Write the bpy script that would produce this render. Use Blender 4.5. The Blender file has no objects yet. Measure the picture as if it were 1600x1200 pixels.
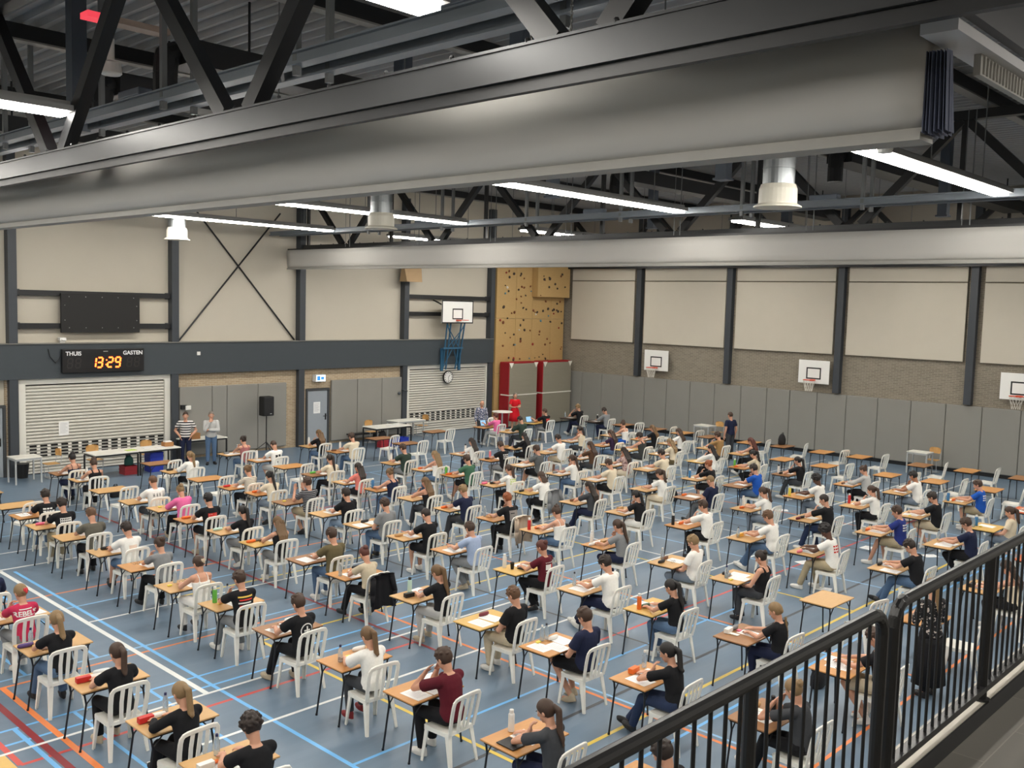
import bpy, bmesh, math, random
from mathutils import Vector as V, Matrix as M
from mathutils.bvhtree import BVHTree

random.seed(11)
scn = bpy.context.scene
COL = scn.collection
PI = math.pi

# ------------------------------------------------------------------ camera
cam = bpy.data.objects.new('camera', bpy.data.cameras.new('camera'))
COL.objects.link(cam)
cam.data.sensor_fit = 'HORIZONTAL'
cam.data.sensor_width = 36.0
cam.data.lens = 1490.0 * 36.0 / 1600.0
cam.data.clip_end = 200
_r = V((0.687588, -0.725586, 0.027354)); _d = V((-0.041863, -0.077223, -0.996135)); _f = V((0.724894, 0.683785, -0.083473))
cam.matrix_world = M(((_r.x, -_d.x, -_f.x, 0.0), (_r.y, -_d.y, -_f.y, 0.0), (_r.z, -_d.z, -_f.z, 5.5), (0, 0, 0, 1)))
scn.camera = cam

# ------------------------------------------------------------------ world, exposure
w = bpy.data.worlds.new('hall_ambient'); scn.world = w; w.use_nodes = True
w.node_tree.nodes['Background'].inputs[0].default_value = (0.8, 0.85, 0.9, 1)
w.node_tree.nodes['Background'].inputs[1].default_value = 0.05
scn.view_settings.view_transform = 'Standard'
scn.view_settings.look = 'None'
scn.view_settings.gamma = 1.0
scn.view_settings.use_curve_mapping = False
scn.view_settings.exposure = 0.6
LAMP = 30.0            # emission of the ceiling tubes

# ------------------------------------------------------------------ materials
def lin(c):
    return tuple(((x / 255) / 12.92 if x / 255 <= 0.04045 else ((x / 255 + 0.055) / 1.055) ** 2.4) for x in c) + (1.0,)
MATS = {}
def mat(name, rgb, rough=0.6, metal=0.0, var=0.06, scale=6.0, spec=0.5, emit=0.0, trans=0.0, bump=0.0, alpha=1.0, stretch=None):
    if name in MATS: return MATS[name]
    m = bpy.data.materials.new(name); m.use_nodes = True
    nt = m.node_tree; b = nt.nodes['Principled BSDF']
    b.inputs['Roughness'].default_value = rough; b.inputs['Metallic'].default_value = metal
    b.inputs['Specular IOR Level'].default_value = spec
    b.inputs['Base Color'].default_value = lin(rgb)
    if emit:
        b.inputs['Emission Color'].default_value = lin(rgb); b.inputs['Emission Strength'].default_value = emit
    if trans:
        b.inputs['Transmission Weight'].default_value = trans; b.inputs['IOR'].default_value = 1.2
    if alpha < 1: b.inputs['Alpha'].default_value = alpha
    if var or bump:
        tc = nt.nodes.new('ShaderNodeTexCoord'); n = nt.nodes.new('ShaderNodeTexNoise')
        n.inputs['Scale'].default_value = scale; n.inputs['Detail'].default_value = 4
        src = tc.outputs['Object']
        if stretch:
            mp = nt.nodes.new('ShaderNodeMapping'); mp.inputs['Scale'].default_value = stretch
            nt.links.new(src, mp.inputs['Vector']); src = mp.outputs['Vector']
        nt.links.new(src, n.inputs['Vector'])
        if var:
            mx = nt.nodes.new('ShaderNodeMix'); mx.data_type = 'RGBA'
            c = lin(rgb)
            mx.inputs[6].default_value = tuple(max(0, v * (1 - var)) for v in c[:3]) + (1,)
            mx.inputs[7].default_value = tuple(min(1, v * (1 + var)) for v in c[:3]) + (1,)
            nt.links.new(n.outputs['Fac'], mx.inputs[0]); nt.links.new(mx.outputs[2], b.inputs['Base Color'])
        if bump:
            bp = nt.nodes.new('ShaderNodeBump'); bp.inputs['Strength'].default_value = bump; bp.inputs['Distance'].default_value = 0.02
            nt.links.new(n.outputs['Fac'], bp.inputs['Height']); nt.links.new(bp.outputs['Normal'], b.inputs['Normal'])
    MATS[name] = m
    return m

def brick(name, c1, c2, mortar, bw=0.21, bh=0.0625, axis='XZ', msize=0.008, rough=0.85, offset=0.5):
    if name in MATS: return MATS[name]
    m = bpy.data.materials.new(name); m.use_nodes = True
    nt = m.node_tree; b = nt.nodes['Principled BSDF']; b.inputs['Roughness'].default_value = rough
    tc = nt.nodes.new('ShaderNodeTexCoord'); sp = nt.nodes.new('ShaderNodeSeparateXYZ'); cb = nt.nodes.new('ShaderNodeCombineXYZ')
    nt.links.new(tc.outputs['Object'], sp.inputs[0])
    nt.links.new(sp.outputs[axis[0]], cb.inputs[0]); nt.links.new(sp.outputs[axis[1]], cb.inputs[1])
    br = nt.nodes.new('ShaderNodeTexBrick'); nt.links.new(cb.outputs[0], br.inputs['Vector'])
    br.inputs['Color1'].default_value = lin(c1); br.inputs['Color2'].default_value = lin(c2); br.inputs['Mortar'].default_value = lin(mortar)
    br.inputs['Scale'].default_value = 1.0; br.inputs['Mortar Size'].default_value = msize
    br.inputs['Brick Width'].default_value = bw; br.inputs['Row Height'].default_value = bh; br.offset = offset
    nt.links.new(br.outputs['Color'], b.inputs['Base Color'])
    bp = nt.nodes.new('ShaderNodeBump'); bp.inputs['Strength'].default_value = 0.4; bp.inputs['Distance'].default_value = 0.01
    nt.links.new(br.outputs['Fac'], bp.inputs['Height']); bp.invert = True; nt.links.new(bp.outputs['Normal'], b.inputs['Normal'])
    MATS[name] = m
    return m

def stripes(name, c1, c2, scale, axis='Z', thin=0.5, rough=0.8):
    if name in MATS: return MATS[name]
    m = bpy.data.materials.new(name); m.use_nodes = True
    nt = m.node_tree; b = nt.nodes['Principled BSDF']; b.inputs['Roughness'].default_value = rough
    tc = nt.nodes.new('ShaderNodeTexCoord'); wv = nt.nodes.new('ShaderNodeTexWave'); wv.bands_direction = axis
    wv.inputs['Scale'].default_value = scale
    nt.links.new(tc.outputs['Object'], wv.inputs['Vector'])
    rp = nt.nodes.new('ShaderNodeValToRGB'); rp.color_ramp.interpolation = 'CONSTANT'
    rp.color_ramp.elements[0].color = lin(c1); rp.color_ramp.elements[1].color = lin(c2); rp.color_ramp.elements[1].position = thin
    nt.links.new(wv.outputs['Fac'], rp.inputs[0]); nt.links.new(rp.outputs[0], b.inputs['Base Color'])
    MATS[name] = m
    return m

def blotch(name, c1, c2, scale, pos=0.5, rough=0.8):
    if name in MATS: return MATS[name]
    m = bpy.data.materials.new(name); m.use_nodes = True
    nt = m.node_tree; b = nt.nodes['Principled BSDF']; b.inputs['Roughness'].default_value = rough
    tc = nt.nodes.new('ShaderNodeTexCoord'); n = nt.nodes.new('ShaderNodeTexNoise'); n.inputs['Scale'].default_value = scale; n.inputs['Detail'].default_value = 2
    nt.links.new(tc.outputs['Object'], n.inputs['Vector'])
    rp = nt.nodes.new('ShaderNodeValToRGB'); rp.color_ramp.interpolation = 'CONSTANT'
    rp.color_ramp.elements[0].color = lin(c1); rp.color_ramp.elements[1].color = lin(c2); rp.color_ramp.elements[1].position = pos
    nt.links.new(n.outputs['Fac'], rp.inputs[0]); nt.links.new(rp.outputs[0], b.inputs['Base Color'])
    MATS[name] = m
    return m

def woodmat(name, c1, c2, rough=0.45, scale=3.0):
    if name in MATS: return MATS[name]
    m = bpy.data.materials.new(name); m.use_nodes = True
    nt = m.node_tree; b = nt.nodes['Principled BSDF']; b.inputs['Roughness'].default_value = rough
    tc = nt.nodes.new('ShaderNodeTexCoord'); mp = nt.nodes.new('ShaderNodeMapping'); mp.inputs['Scale'].default_value = (2, 14, 14)
    n = nt.nodes.new('ShaderNodeTexNoise'); n.inputs['Scale'].default_value = scale; n.inputs['Detail'].default_value = 5
    nt.links.new(tc.outputs['Object'], mp.inputs[0]); nt.links.new(mp.outputs[0], n.inputs['Vector'])
    mx = nt.nodes.new('ShaderNodeMix'); mx.data_type = 'RGBA'
    mx.inputs[6].default_value = lin(c1); mx.inputs[7].default_value = lin(c2)
    nt.links.new(n.outputs['Fac'], mx.inputs[0]); nt.links.new(mx.outputs[2], b.inputs['Base Color'])
    MATS[name] = m
    return m

# ------------------------------------------------------------------ mesh helpers
class MB:
    def __init__(s): s.v = []; s.f = []; s.m = []
    def add(s, vs, fs, m=0):
        o = len(s.v); s.v += [tuple(p) for p in vs]; s.f += [tuple(i + o for i in f) for f in fs]; s.m += [m] * len(fs)
        return s
    def box(s, x0, x1, y0, y1, z0, z1, m=0):
        vs = [(x, y, z) for z in (z0, z1) for y in (y0, y1) for x in (x0, x1)]
        return s.add(vs, [(0, 2, 3, 1), (4, 5, 7, 6), (0, 1, 5, 4), (2, 6, 7, 3), (0, 4, 6, 2), (1, 3, 7, 5)], m)
    def bbox(s, x0, x1, y0, y1, z0, z1, b=0.01, m=0):     # box with chamfered edges
        bm = bmesh.new(); bmesh.ops.create_cube(bm, size=1)
        for v in bm.verts: v.co = V(((x0 + x1) / 2 + v.co.x * (x1 - x0), (y0 + y1) / 2 + v.co.y * (y1 - y0), (z0 + z1) / 2 + v.co.z * (z1 - z0)))
        bmesh.ops.bevel(bm, geom=bm.edges[:], offset=b, segments=2, affect='EDGES', profile=0.5)
        return s.addbm(bm, m)
    def addbm(s, bm, m=0):
        bm.verts.index_update()
        s.add([v.co for v in bm.verts], [[v.index for v in f.verts] for f in bm.faces], m); bm.free(); return s
    def beam(s, p0, p1, w, h, m=0, up=(0, 0, 1), w1=None, h1=None):   # rectangular bar between two points
        p0 = V(p0); p1 = V(p1); d = (p1 - p0).normalized(); u = V(up)
        if abs(d.dot(u)) > 0.98: u = V((0, 1, 0))
        a = d.cross(u).normalized(); c = a.cross(d).normalized()
        w1 = w if w1 is None else w1; h1 = h if h1 is None else h1
        vs = [p0 + a * (i * w / 2) + c * (j * h / 2) for j in (-1, 1) for i in (-1, 1)] + [p1 + a * (i * w1 / 2) + c * (j * h1 / 2) for j in (-1, 1) for i in (-1, 1)]
        return s.add(vs, [(0, 2, 3, 1), (4, 5, 7, 6), (0, 1, 5, 4), (2, 6, 7, 3), (0, 4, 6, 2), (1, 3, 7, 5)], m)
    def cyl(s, p0, p1, r0, r1=None, n=12, m=0, caps=True):
        p0 = V(p0); p1 = V(p1); r1 = r0 if r1 is None else r1
        d = (p1 - p0).normalized(); a = d.orthogonal().normalized(); c = d.cross(a)
        vs = []
        for p, r in ((p0, r0), (p1, r1)):
            for i in range(n):
                t = 2 * PI * i / n; vs.append(p + (a * math.cos(t) + c * math.sin(t)) * r)
        fs = [(i, (i + 1) % n, n + (i + 1) % n, n + i) for i in range(n)]
        if caps: fs += [tuple(range(n - 1, -1, -1)), tuple(range(n, 2 * n))]
        return s.add(vs, fs, m)
    def tube(s, pts, r, n=8, m=0):
        for a, b in zip(pts[:-1], pts[1:]): s.cyl(a, b, r, r, n, m)
        for p in pts[1:-1]: s.ell(p, (r, r, r), n, max(4, n // 2), m)
        return s
    def ell(s, c, r, n=12, k=8, m=0, R=None):
        vs = [V((0, 0, -1))]
        for j in range(1, k):
            ph = -PI / 2 + PI * j / k
            for i in range(n):
                t = 2 * PI * i / n; vs.append(V((math.cos(ph) * math.cos(t), math.cos(ph) * math.sin(t), math.sin(ph))))
        vs.append(V((0, 0, 1)))
        fs = [(0, 1 + (i + 1) % n, 1 + i) for i in range(n)]
        for j in range(k - 2):
            for i in range(n): fs.append((1 + j * n + i, 1 + j * n + (i + 1) % n, 1 + (j + 1) * n + (i + 1) % n, 1 + (j + 1) * n + i))
        top = len(vs) - 1; b0 = 1 + (k - 2) * n
        fs += [(b0 + i, b0 + (i + 1) % n, top) for i in range(n)]
        out = []
        for v in vs:
            v = V((v.x * r[0], v.y * r[1], v.z * r[2])); out.append(V(c) + (R @ v if R else v))
        return s.add(out, fs, m)
    def lathe(s, prof, c=(0, 0, 0), n=16, m=0):           # profile of (radius, height)
        vs = []
        for r, z in prof:
            for i in range(n):
                t = 2 * PI * i / n; vs.append((c[0] + r * math.cos(t), c[1] + r * math.sin(t), c[2] + z))
        fs = []
        for j in range(len(prof) - 1):
            for i in range(n): fs.append((j * n + i, j * n + (i + 1) % n, (j + 1) * n + (i + 1) % n, (j + 1) * n + i))
        fs.append(tuple(range(n - 1, -1, -1))); fs.append(tuple(range((len(prof) - 1) * n, len(prof) * n)))
        return s.add(vs, fs, m)
    def loft(s, rings, m=0, cap=True):
        n = len(rings[0]); vs = [p for r in rings for p in r]; fs = []
        for j in range(len(rings) - 1):
            for i in range(n): fs.append((j * n + i, j * n + (i + 1) % n, (j + 1) * n + (i + 1) % n, (j + 1) * n + i))
        if cap: fs.append(tuple(range(n - 1, -1, -1))); fs.append(tuple(range((len(rings) - 1) * n, len(rings) * n)))
        return s.add(vs, fs, m)
    def mesh(s, name, nm=1, smooth=False):
        me = bpy.data.meshes.new(name); me.from_pydata(s.v, [], s.f)
        for i in range(nm): me.materials.append(None)
        me.polygons.foreach_set('material_index', s.m)
        if smooth: me.polygons.foreach_set('use_smooth', [True] * len(s.f))
        me.update(); return me
    def build(s, name, mats, parent=None, smooth=False, loc=None):
        mats = mats if isinstance(mats, (list, tuple)) else [mats]
        me = s.mesh(name, len(mats), smooth)
        for i, m in enumerate(mats): me.materials[i] = m
        return link(name, me, parent, loc)

def link(name, me, parent=None, loc=None):
    o = bpy.data.objects.new(name, me); COL.objects.link(o)
    if parent is not None: o.parent = parent
    if loc is not None: o.location = loc
    return o
def tag(o, label, cat, group=None, kind=None):
    o['label'] = label; o['category'] = cat
    if group: o['group'] = group
    if kind: o['kind'] = kind
    return o
def thing(name, loc, label, cat, group=None, rz=0.0, kind=None):
    o = bpy.data.objects.new(name, None); COL.objects.link(o); o.location = loc; o.rotation_euler = (0, 0, rz)
    o.empty_display_size = 0.1
    return tag(o, label, cat, group, kind)
def paint(o, *ms):                                        # materials held by the object, the mesh stays shared
    for s, m in zip(o.material_slots, ms): s.link = 'OBJECT'; s.material = m
    return o
def dup(root, loc, rz, label, group=None):
    r = root.copy(); COL.objects.link(r); r.location = loc; r.rotation_euler = (0, 0, rz); r['label'] = label
    if group: r['group'] = group
    for ch in list(root.children):
        c = ch.copy(); COL.objects.link(c); c.parent = r
        for g in list(ch.children):
            d = g.copy(); COL.objects.link(d); d.parent = c
    return r
ORD = ['', 'first', 'second', 'third', 'fourth', 'fifth', 'sixth', 'seventh', 'eighth', 'ninth', 'tenth', 'eleventh', 'twelfth', 'thirteenth', 'fourteenth', 'fifteenth', 'sixteenth']

# ------------------------------------------------------------------ the hall: x runs along the shutter wall, y towards it
YW, XW = 29.92, 35.14
cream = mat('cream_panel', (194, 187, 172), 0.8, var=0.03, scale=1.5)
cream2 = mat('cream_acoustic', (198, 191, 176), 0.9, var=0.03, scale=2.0)
dark = mat('anthracite_steel', (58, 63, 69), 0.5, var=0.05)
darkband = mat('anthracite_band', (60, 67, 72), 0.6, var=0.04)
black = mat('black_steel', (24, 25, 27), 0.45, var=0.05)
trussm = mat('dark_truss', (40, 42, 46), 0.4, metal=0.35, var=0.08)
greybar = mat('grey_painted_bar', (122, 130, 138), 0.5, var=0.05)
postm = mat('grey_hanger_post', (110, 113, 114), 0.5, var=0.05)
whitem = mat('white_plain', (228, 227, 222), 0.55, var=0.03)
padm = mat('grey_wall_padding', (138, 136, 130), 0.75, var=0.04, scale=2.0, bump=0.05)
galv = mat('galvanised_sheet', (140, 144, 146), 0.35, metal=0.8, var=0.15, scale=8)
brickL = brick('yellow_brick', (178, 158, 130), (160, 140, 114), (190, 178, 156), axis='XZ')
brickR = brick('grey_brick', (140, 131, 116), (124, 116, 102), (156, 148, 134), axis='YZ')

def struct(mb, name, m, label, cat):
    return tag(mb.build(name, m), label, cat, kind='structure')

# floor with painted court lines
def floor_mat():
    m = bpy.data.materials.new('blue_sports_floor'); m.use_nodes = True
    nt = m.node_tree; b = nt.nodes['Principled BSDF']
    b.inputs['Roughness'].default_value = 0.38; b.inputs['Specular IOR Level'].default_value = 0.45
    tc = nt.nodes.new('ShaderNodeTexCoord'); mp = nt.nodes.new('ShaderNodeMapping'); mp.inputs['Scale'].default_value = (0.35, 4.0, 1)
    n = nt.nodes.new('ShaderNodeTexNoise'); n.inputs['Scale'].default_value = 1.6; n.inputs['Detail'].default_value = 3
    nt.links.new(tc.outputs['Object'], mp.inputs[0]); nt.links.new(mp.outputs[0], n.inputs['Vector'])
    mx = nt.nodes.new('ShaderNodeMix'); mx.data_type = 'RGBA'
    mx.inputs[6].default_value = lin((96, 115, 133)); mx.inputs[7].default_value = lin((110, 129, 147))  # stretched streaks in the base colour paint in floor reflections
    nt.links.new(n.outputs['Fac'], mx.inputs[0]); nt.links.new(mx.outputs[2], b.inputs['Base Color'])
    return m
FL = [floor_mat()] + [mat('line_' + k, c, 0.4, var=0.05, scale=20) for k, c in (('white', (226, 228, 226)), ('blue', (112, 182, 236)), ('yellow', (226, 196, 78)), ('orange', (232, 132, 70)), ('darkred', (140, 36, 44)), ('red', (206, 74, 66)), ('black', (58, 62, 68)), ('paleblue', (136, 184, 222)))]
W_, B_, Y_, O_, D_, R_, K_, L_ = range(1, 9)
fm = MB(); fm.box(-9, XW, -4, YW, -0.2, 0.0)
zc = [0.0006]
def ln(c, axis, k, a, b, wd=0.05):
    zc[0] += 0.00005; z = zc[0]; h = wd / 2
    if axis == 'x': vs = [(a, k - h, z), (b, k - h, z), (b, k + h, z), (a, k + h, z)]
    else: vs = [(k - h, a, z), (k + h, a, z), (k + h, b, z), (k - h, b, z)]
    fm.add(vs, [(0, 1, 2, 3)], c)
for a in ((B_, 'x', 12.43, -6, 17.0), (B_, 'x', 12.01, -6, 17.0), (L_, 'x', 14.1, -6, 17), (L_, 'x', 16.7, 6.2, 17), (B_, 'x', 8.76, 6.7, 17.2), (B_, 'x', 6.92, 8.15, 34), (B_, 'x', 6.49, 4, 34),
          (L_, 'x', 14.25, 10, 34), (L_, 'x', 17.2, 17, 34), (L_, 'x', 22.6, 6, 34), (L_, 'x', 24.0, 6, 34),
          (O_, 'x', 13.85, -6, 10.46, .05), (O_, 'x', 17.65, -6, 14.6, .05), (O_, 'x', 4.9, 10.4, 34, .05), (O_, 'x', 21.9, 14.6, 34, .04),
          (K_, 'x', 7.86, 6.9, 34.5, .06), (K_, 'x', 26.2, 3, 34.5, .05), (Y_, 'x', 7.17, 8.15, 22, .06), (Y_, 'x', 13.08, 8.15, 17.0, .05), (Y_, 'x', 16.05, 8.2, 30, .05), (Y_, 'x', 19.0, 17, 30, .05),
          (R_, 'x', 11.39, 3.93, 9.95, .06), (R_, 'x', 9.4, 12, 26, .05), (R_, 'x', 20.6, 9.9, 26, .05),
          (B_, 'y', 6.7, -3, 19.6, .06), (B_, 'y', 4.95, 5, 12.43, .05), (B_, 'y', 4.95, 14.1, 20, .05), (B_, 'y', 5.98, 5, 12.43, .05), (B_, 'y', 5.98, 14.1, 20, .05), (B_, 'y', 4.21, 5, 12.43, .06),
          (L_, 'y', 10.58, 5.0, 9.6, .05), (B_, 'y', 14.5, 4.9, 12, .05), (L_, 'y', 11.35, 12, 22.6, .04), (L_, 'y', 18.9, 6, 24, .05), (L_, 'y', 22.4, 6, 24, .05), (L_, 'y', 25.0, 6, 24, .05), (L_, 'y', 29.3, 6, 24, .05),
          (O_, 'y', 4.55, -3, 13.85, .08), (O_, 'y', 10.45, 3, 13.85, .06), (O_, 'y', 14.62, 4.9, 21.9, .05), (O_, 'y', 24.0, 4.9, 21.9, .05), (D_, 'y', 4.43 - .12, -3, 22, .09), (R_, 'y', 3.93, 11.39, 14, .07),
          (D_, 'y', 9.95, 10.5, 24, .06), (Y_, 'y', 8.15, -3, 13.1, .06), (Y_, 'y', 17.0, 7.17, 19, .05), (Y_, 'y', 26.6, 7.17, 19, .05), (K_, 'y', 12.7, 7.86, 20.5, .05), (K_, 'y', 21.6, 7.86, 26.2, .05),
          (W_, 'x', 21.12, -6, 34, .05), (W_, 'x', 19.86, 6.5, 34, .06), (W_, 'x', 15.74, 6.5, 34, .05), (W_, 'x', 11.78, 2, 34, .055), (W_, 'x', 10.44, 5, 34, .055), (W_, 'x', 24.9, 6, 31, .05),
          (W_, 'y', 6.5, 11.78, 19.8, .08), (W_, 'y', 17.6, 10.44, 24.9, .05), (W_, 'y', 20.9, 10.44, 24.9, .05), (W_, 'y', 27.5, 10.44, 24.9, .05), (W_, 'y', 31.2, 6, 26, .05)):
    ln(*a)
tag(fm.build('floor', FL), 'blue-grey sports hall floor with coloured court lines', 'floor', kind='structure')

# left wall: brick below, cream sheet above
wl = MB(); wl.box(-9, XW + .3, YW, YW + .3, 0, 10.4); struct(wl, 'wall_left', cream, 'cream upper wall behind the shutters and scoreboard', 'wall')
n_tr = [0]
def trim(mb, m, label, cat='trim'):
    n_tr[0] += 1; return tag(mb.build('trim_%d' % n_tr[0], m), label, cat, kind='structure')
bw = MB()
for a, b in ((-9, 9.62), (10.02, 10.36), (15.2, 20.46), (21.52, 25.22), (30.1, 30.25)): bw.box(a, b, YW - .06, YW, 0.0, 2.89)
bw.box(20.46, 21.52, YW - .06, YW, 2.15, 2.89)
trim(bw, brickL, 'yellow brick lower wall between the shutters', 'wall')
bb = MB(); bb.box(-9, 30.2, YW - .26, YW, 2.89, 3.93); bb.box(-9, 30.2, YW - .3, YW, 3.93, 3.955, 1)
trim(bb, [darkband, mat('ledge_grey', (128, 126, 120), .7)], 'wide anthracite band carrying the scoreboard', 'beam')
for i, x in enumerate((0.2, 5.2, 10.21, 15.22, 20.16, 25.12, 30.06)):
    c = MB(); c.box(x - .12, x + .12, YW - .28, YW - .002, 3.956, 9.6); c.box(x - .12, x + .12, YW - .25, YW - .002, 0, 2.885)
    trim(c, dark, 'anthracite wall column, %s from the left along the shutter wall' % ORD[i + 1], 'column')

# right wall: grey brick, columns
wr = MB(); wr.box(XW, XW + .3, -4, YW, 0, 7.35); wr.box(XW, XW + .3, -4, YW, 7.35, 10.4, 1)
tag(wr.build('wall_right', [brickR, mat('upper_grey_sheet', (176, 168, 154), .8, var=.04)]), 'grey brick end wall with cream panels', 'wall', kind='structure')
for i, y in enumerate((25.31, 20.72, 15.94, 11.16, 6.4, 1.7)):
    c = MB(); c.box(XW - .24, XW - .002, y - .125, y + .125, 2.44, 9.5)
    trim(c, dark, 'anthracite column on the end wall, %s from the climbing wall' % ORD[i + 1], 'column')
for i, (a, b) in enumerate(((25.62, 29.25), (20.95, 25.05), (16.2, 20.45), (11.42, 15.68), (6.62, 10.85), (1.95, 6.15))):
    t = thing('acoustic_panel', (0, 0, 0), 'tall cream acoustic panel, %s from the climbing wall' % ORD[i + 1], 'wall panel', 'cream panels on the end wall')
    p = MB(); p.bbox(XW - .13, XW - .005, a, b, 3.92, 6.66, .012); p.build('lower_panel', cream2, t)
    p = MB(); p.bbox(XW - .13, XW - .005, a, b, 6.70, 7.5, .012); p.build('upper_panel', cream2, t)
seams = [29.62, 28.5, 27.3, 26.08, 24.88, 23.7, 22.49, 21.28, 20.03, 18.86, 17.85, 16.71, 15.53, 14.32, 13.1, 11.88, 10.67, 9.44, 8.2, 7.0, 5.8]
for i in range(len(seams) - 1):
    p = MB(); p.bbox(XW - .14, XW - .004, seams[i + 1] + .006, seams[i] - .006, .14, 2.40, .03)
    tag(p.build('wall_pad', padm), 'grey wall pad on the end wall, %s from the climbing wall' % (ORD + ['seventeenth', 'eighteenth', 'nineteenth', 'twentieth'])[i + 1], 'wall pad', 'grey pads along the end wall')
p = MB(); p.box(XW - .06, XW - .002, 4, YW, 0, .13); tag(p.build('baseboard_right', black), 'black strip under the grey end wall pads', 'baseboard', kind='structure')
for i, (a, b) in enumerate(((15.4, 16.6), (16.6, 17.16), (17.16, 18.38), (18.38, 19.57), (21.56, 22.78), (22.78, 23.99), (23.99, 25.15))):
    p = MB(); p.bbox(a + .006, b - .006, YW - .18, YW - .065, .1, 2.43, .03)
    lab = ('grey wall pad left of the grey door, %s from the left shutter' % ORD[i + 1]) if i < 4 else ('grey wall pad right of the grey door, %s from the door' % ORD[i - 3])
    tag(p.build('wall_pad', padm), lab, 'wall pad', 'grey pads on the shutter wall')

# walls behind the viewer, roof
wb = MB(); wb.box(-9.3, -9, -4, YW, 0, 10.4); struct(wb, 'wall_end', cream, 'plain end wall out of view', 'wall')
wf = MB(); wf.box(-9, XW, -4.3, -4, 0, 10.4); struct(wf, 'wall_back', mat('back_wall_grey', (120, 116, 110), .8), 'plain wall behind the gallery', 'wall')
rf = MB()
n = 150; xs = [-9 + (XW + 9.3) * i / n for i in range(n + 1)]
pr = []
for i in range(n):
    p = xs[i]; s = xs[i + 1] - xs[i]
    pr += [(p, 9.92), (p + s * .18, 9.92), (p + s * .3, 10.02), (p + s * .88, 10.02)]
pr.append((xs[-1], 9.92))
vs = [(x, -4, z) for x, z in pr] + [(x, YW, z) for x, z in pr]; k = len(pr)
rf.add(vs, [(i, k + i, k + i + 1, i + 1) for i in range(k - 1)])
rf.box(-9, XW, -4, YW, 10.05, 10.2)
struct(rf, 'ceiling', mat('dark_roof_deck', (158, 158, 158), .55, var=.06), 'dark ribbed steel roof deck', 'ceiling')

# purlins along x, trusses along y
for i, y in enumerate((1.0, 6.4, 11.8, 17.2, 22.6, 28.0)):
    p = MB(); p.box(-9, XW, y - .06, y + .06, 9.65, 9.9); p.box(-9, XW, y - .1, y + .1, 9.62, 9.65, 1)
    tag(p.build('roof_purlin', [black, mat('purlin_flange_lit', (132, 130, 124), .5)]), 'dark roof purlin under the ribbed deck, %s counted from the gallery side' % ORD[i + 1], 'beam', 'roof purlins', kind='structure')  # paler bottom flange has the light from below put into its colour
chordm = mat('chord_steel', (60, 61, 62), .38, metal=.55, var=.12, scale=2)
def truss(x, z0, z1, lab, nodes, wd=.3, zt=9.4):
    t = thing('roof_truss', (x, 0, 0), lab, 'truss', 'roof trusses', kind='structure')
    c = MB(); c.box(-.015 - wd / 2, wd / 2, -4, YW - .3, z0 + .02, z1 - .02); c.box(-wd / 2 - .03, wd / 2 + .03, -4, YW - .3, z1 - .02, z1); c.box(-wd / 2 - .03, wd / 2 + .03, -4, YW - .3, z0, z0 + .02)
    for yy in [v * .75 for v in range(2, 39)]: c.ell((-wd / 2 - .02, yy, z1 + .01), (.02, .02, .02), 6, 4)
    c.build('bottom_chord', chordm, t)
    c = MB(); c.box(-wd / 2 + .012, -wd / 2 + .07, -4, YW - .3, z0 - .085, z0 - .002); c.build('shade_strip', black, t)  # black strip added to paint in the shaded gap below the chord
    c = MB(); c.box(-.1, .1, -4, YW - .3, zt, zt + .18); c.build('top_chord', black, t)
    for y in nodes:
        for s in (-1, 1):
            d = MB(); d.beam((0, y + s * .22, z1), (0, y + s * 2.2, zt), .17, .15, up=(1, 0, 0)); d.build('diagonal', black, t)
        if x < 6: continue
        v = MB(); v.beam((0, y + 2.25, z1), (0, y + 2.25, zt), .09, .09); v.build('upright', black, t)
    return t
N1 = [-.15, 4.15, 8.45, 12.85, 17.2, 21.6, 26.0]
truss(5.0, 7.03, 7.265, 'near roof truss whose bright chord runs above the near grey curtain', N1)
truss(20.25, 7.08, 7.42, 'dark truss with V braces just behind the far curtain', [4.6, 9.1, 13.7, 18.1, 22.5, 27.2], wd=.24)
truss(34.7, 7.3, 7.5, 'dark truss in front of the end wall', [3.2, 7.9, 12.6, 17.3, 22.0, 26.7], wd=.16)

# the dividing curtains, folded up
fab = mat('pale_grey_curtain_cloth', (180, 178, 173), 0.6, var=.05, scale=1.2, bump=.12, stretch=(1, .5, 3))
def curtain(x, y0, y1, z0, z1, lab, th, bag):
    t = thing('dividing_curtain', (x, 0, 0), lab, 'curtain', 'folded dividing curtains')
    mb = MB(); ny = 120; rings = []
    for j in range(ny + 1):
        y = y0 + (y1 - y0) * j / ny
        a = bag * (.6 + .4 * math.sin(y * .9) * math.sin(y * .37 + 1)) + .012 * math.sin(y * 3.1)
        zz = z0 + .09
        r = [(-th * .5 - .01, y, z1), (-th * .5 - .02 - a * .35, y, z1 - .18), (-th * .5 - a * .8, y, z0 + .40), (-th * .5 - a, y, z0 + .22), (-th * .42 - a * .6, y, zz + .03), (-th * .3, y, zz - .02), (th * .3, y, zz - .02), (th * .42 + a * .6, y, zz + .03), (th * .5 + a, y, z0 + .22), (th * .5 + .02, y, z1 - .15), (th * .5, y, z1)]
        rings.append(r)
    mb.loft(rings); mb.build('folded_cloth', fab, t, smooth=True)
    b = MB(); b.box(-.1, .1, y0 + .02, y1, z0, z0 + .045); b.box(-.07, .07, y0 + .02, y1, z0 + .045, z0 + .075); b.build('bottom_bar', mat('curtain_bar_grey', (150, 148, 142), .5), t)
    b = MB(); b.box(-th / 2 + .02, th / 2 - .02, y0 + .1, y1, z1 - .02, z1 + .05); b.build('top_rail', black, t)
    return t
ct = curtain(5.70, 2.12, YW - .5, 6.5, 7.16, 'near pale grey folded dividing curtain, cut off by the left picture edge', .22, .075)
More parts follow.
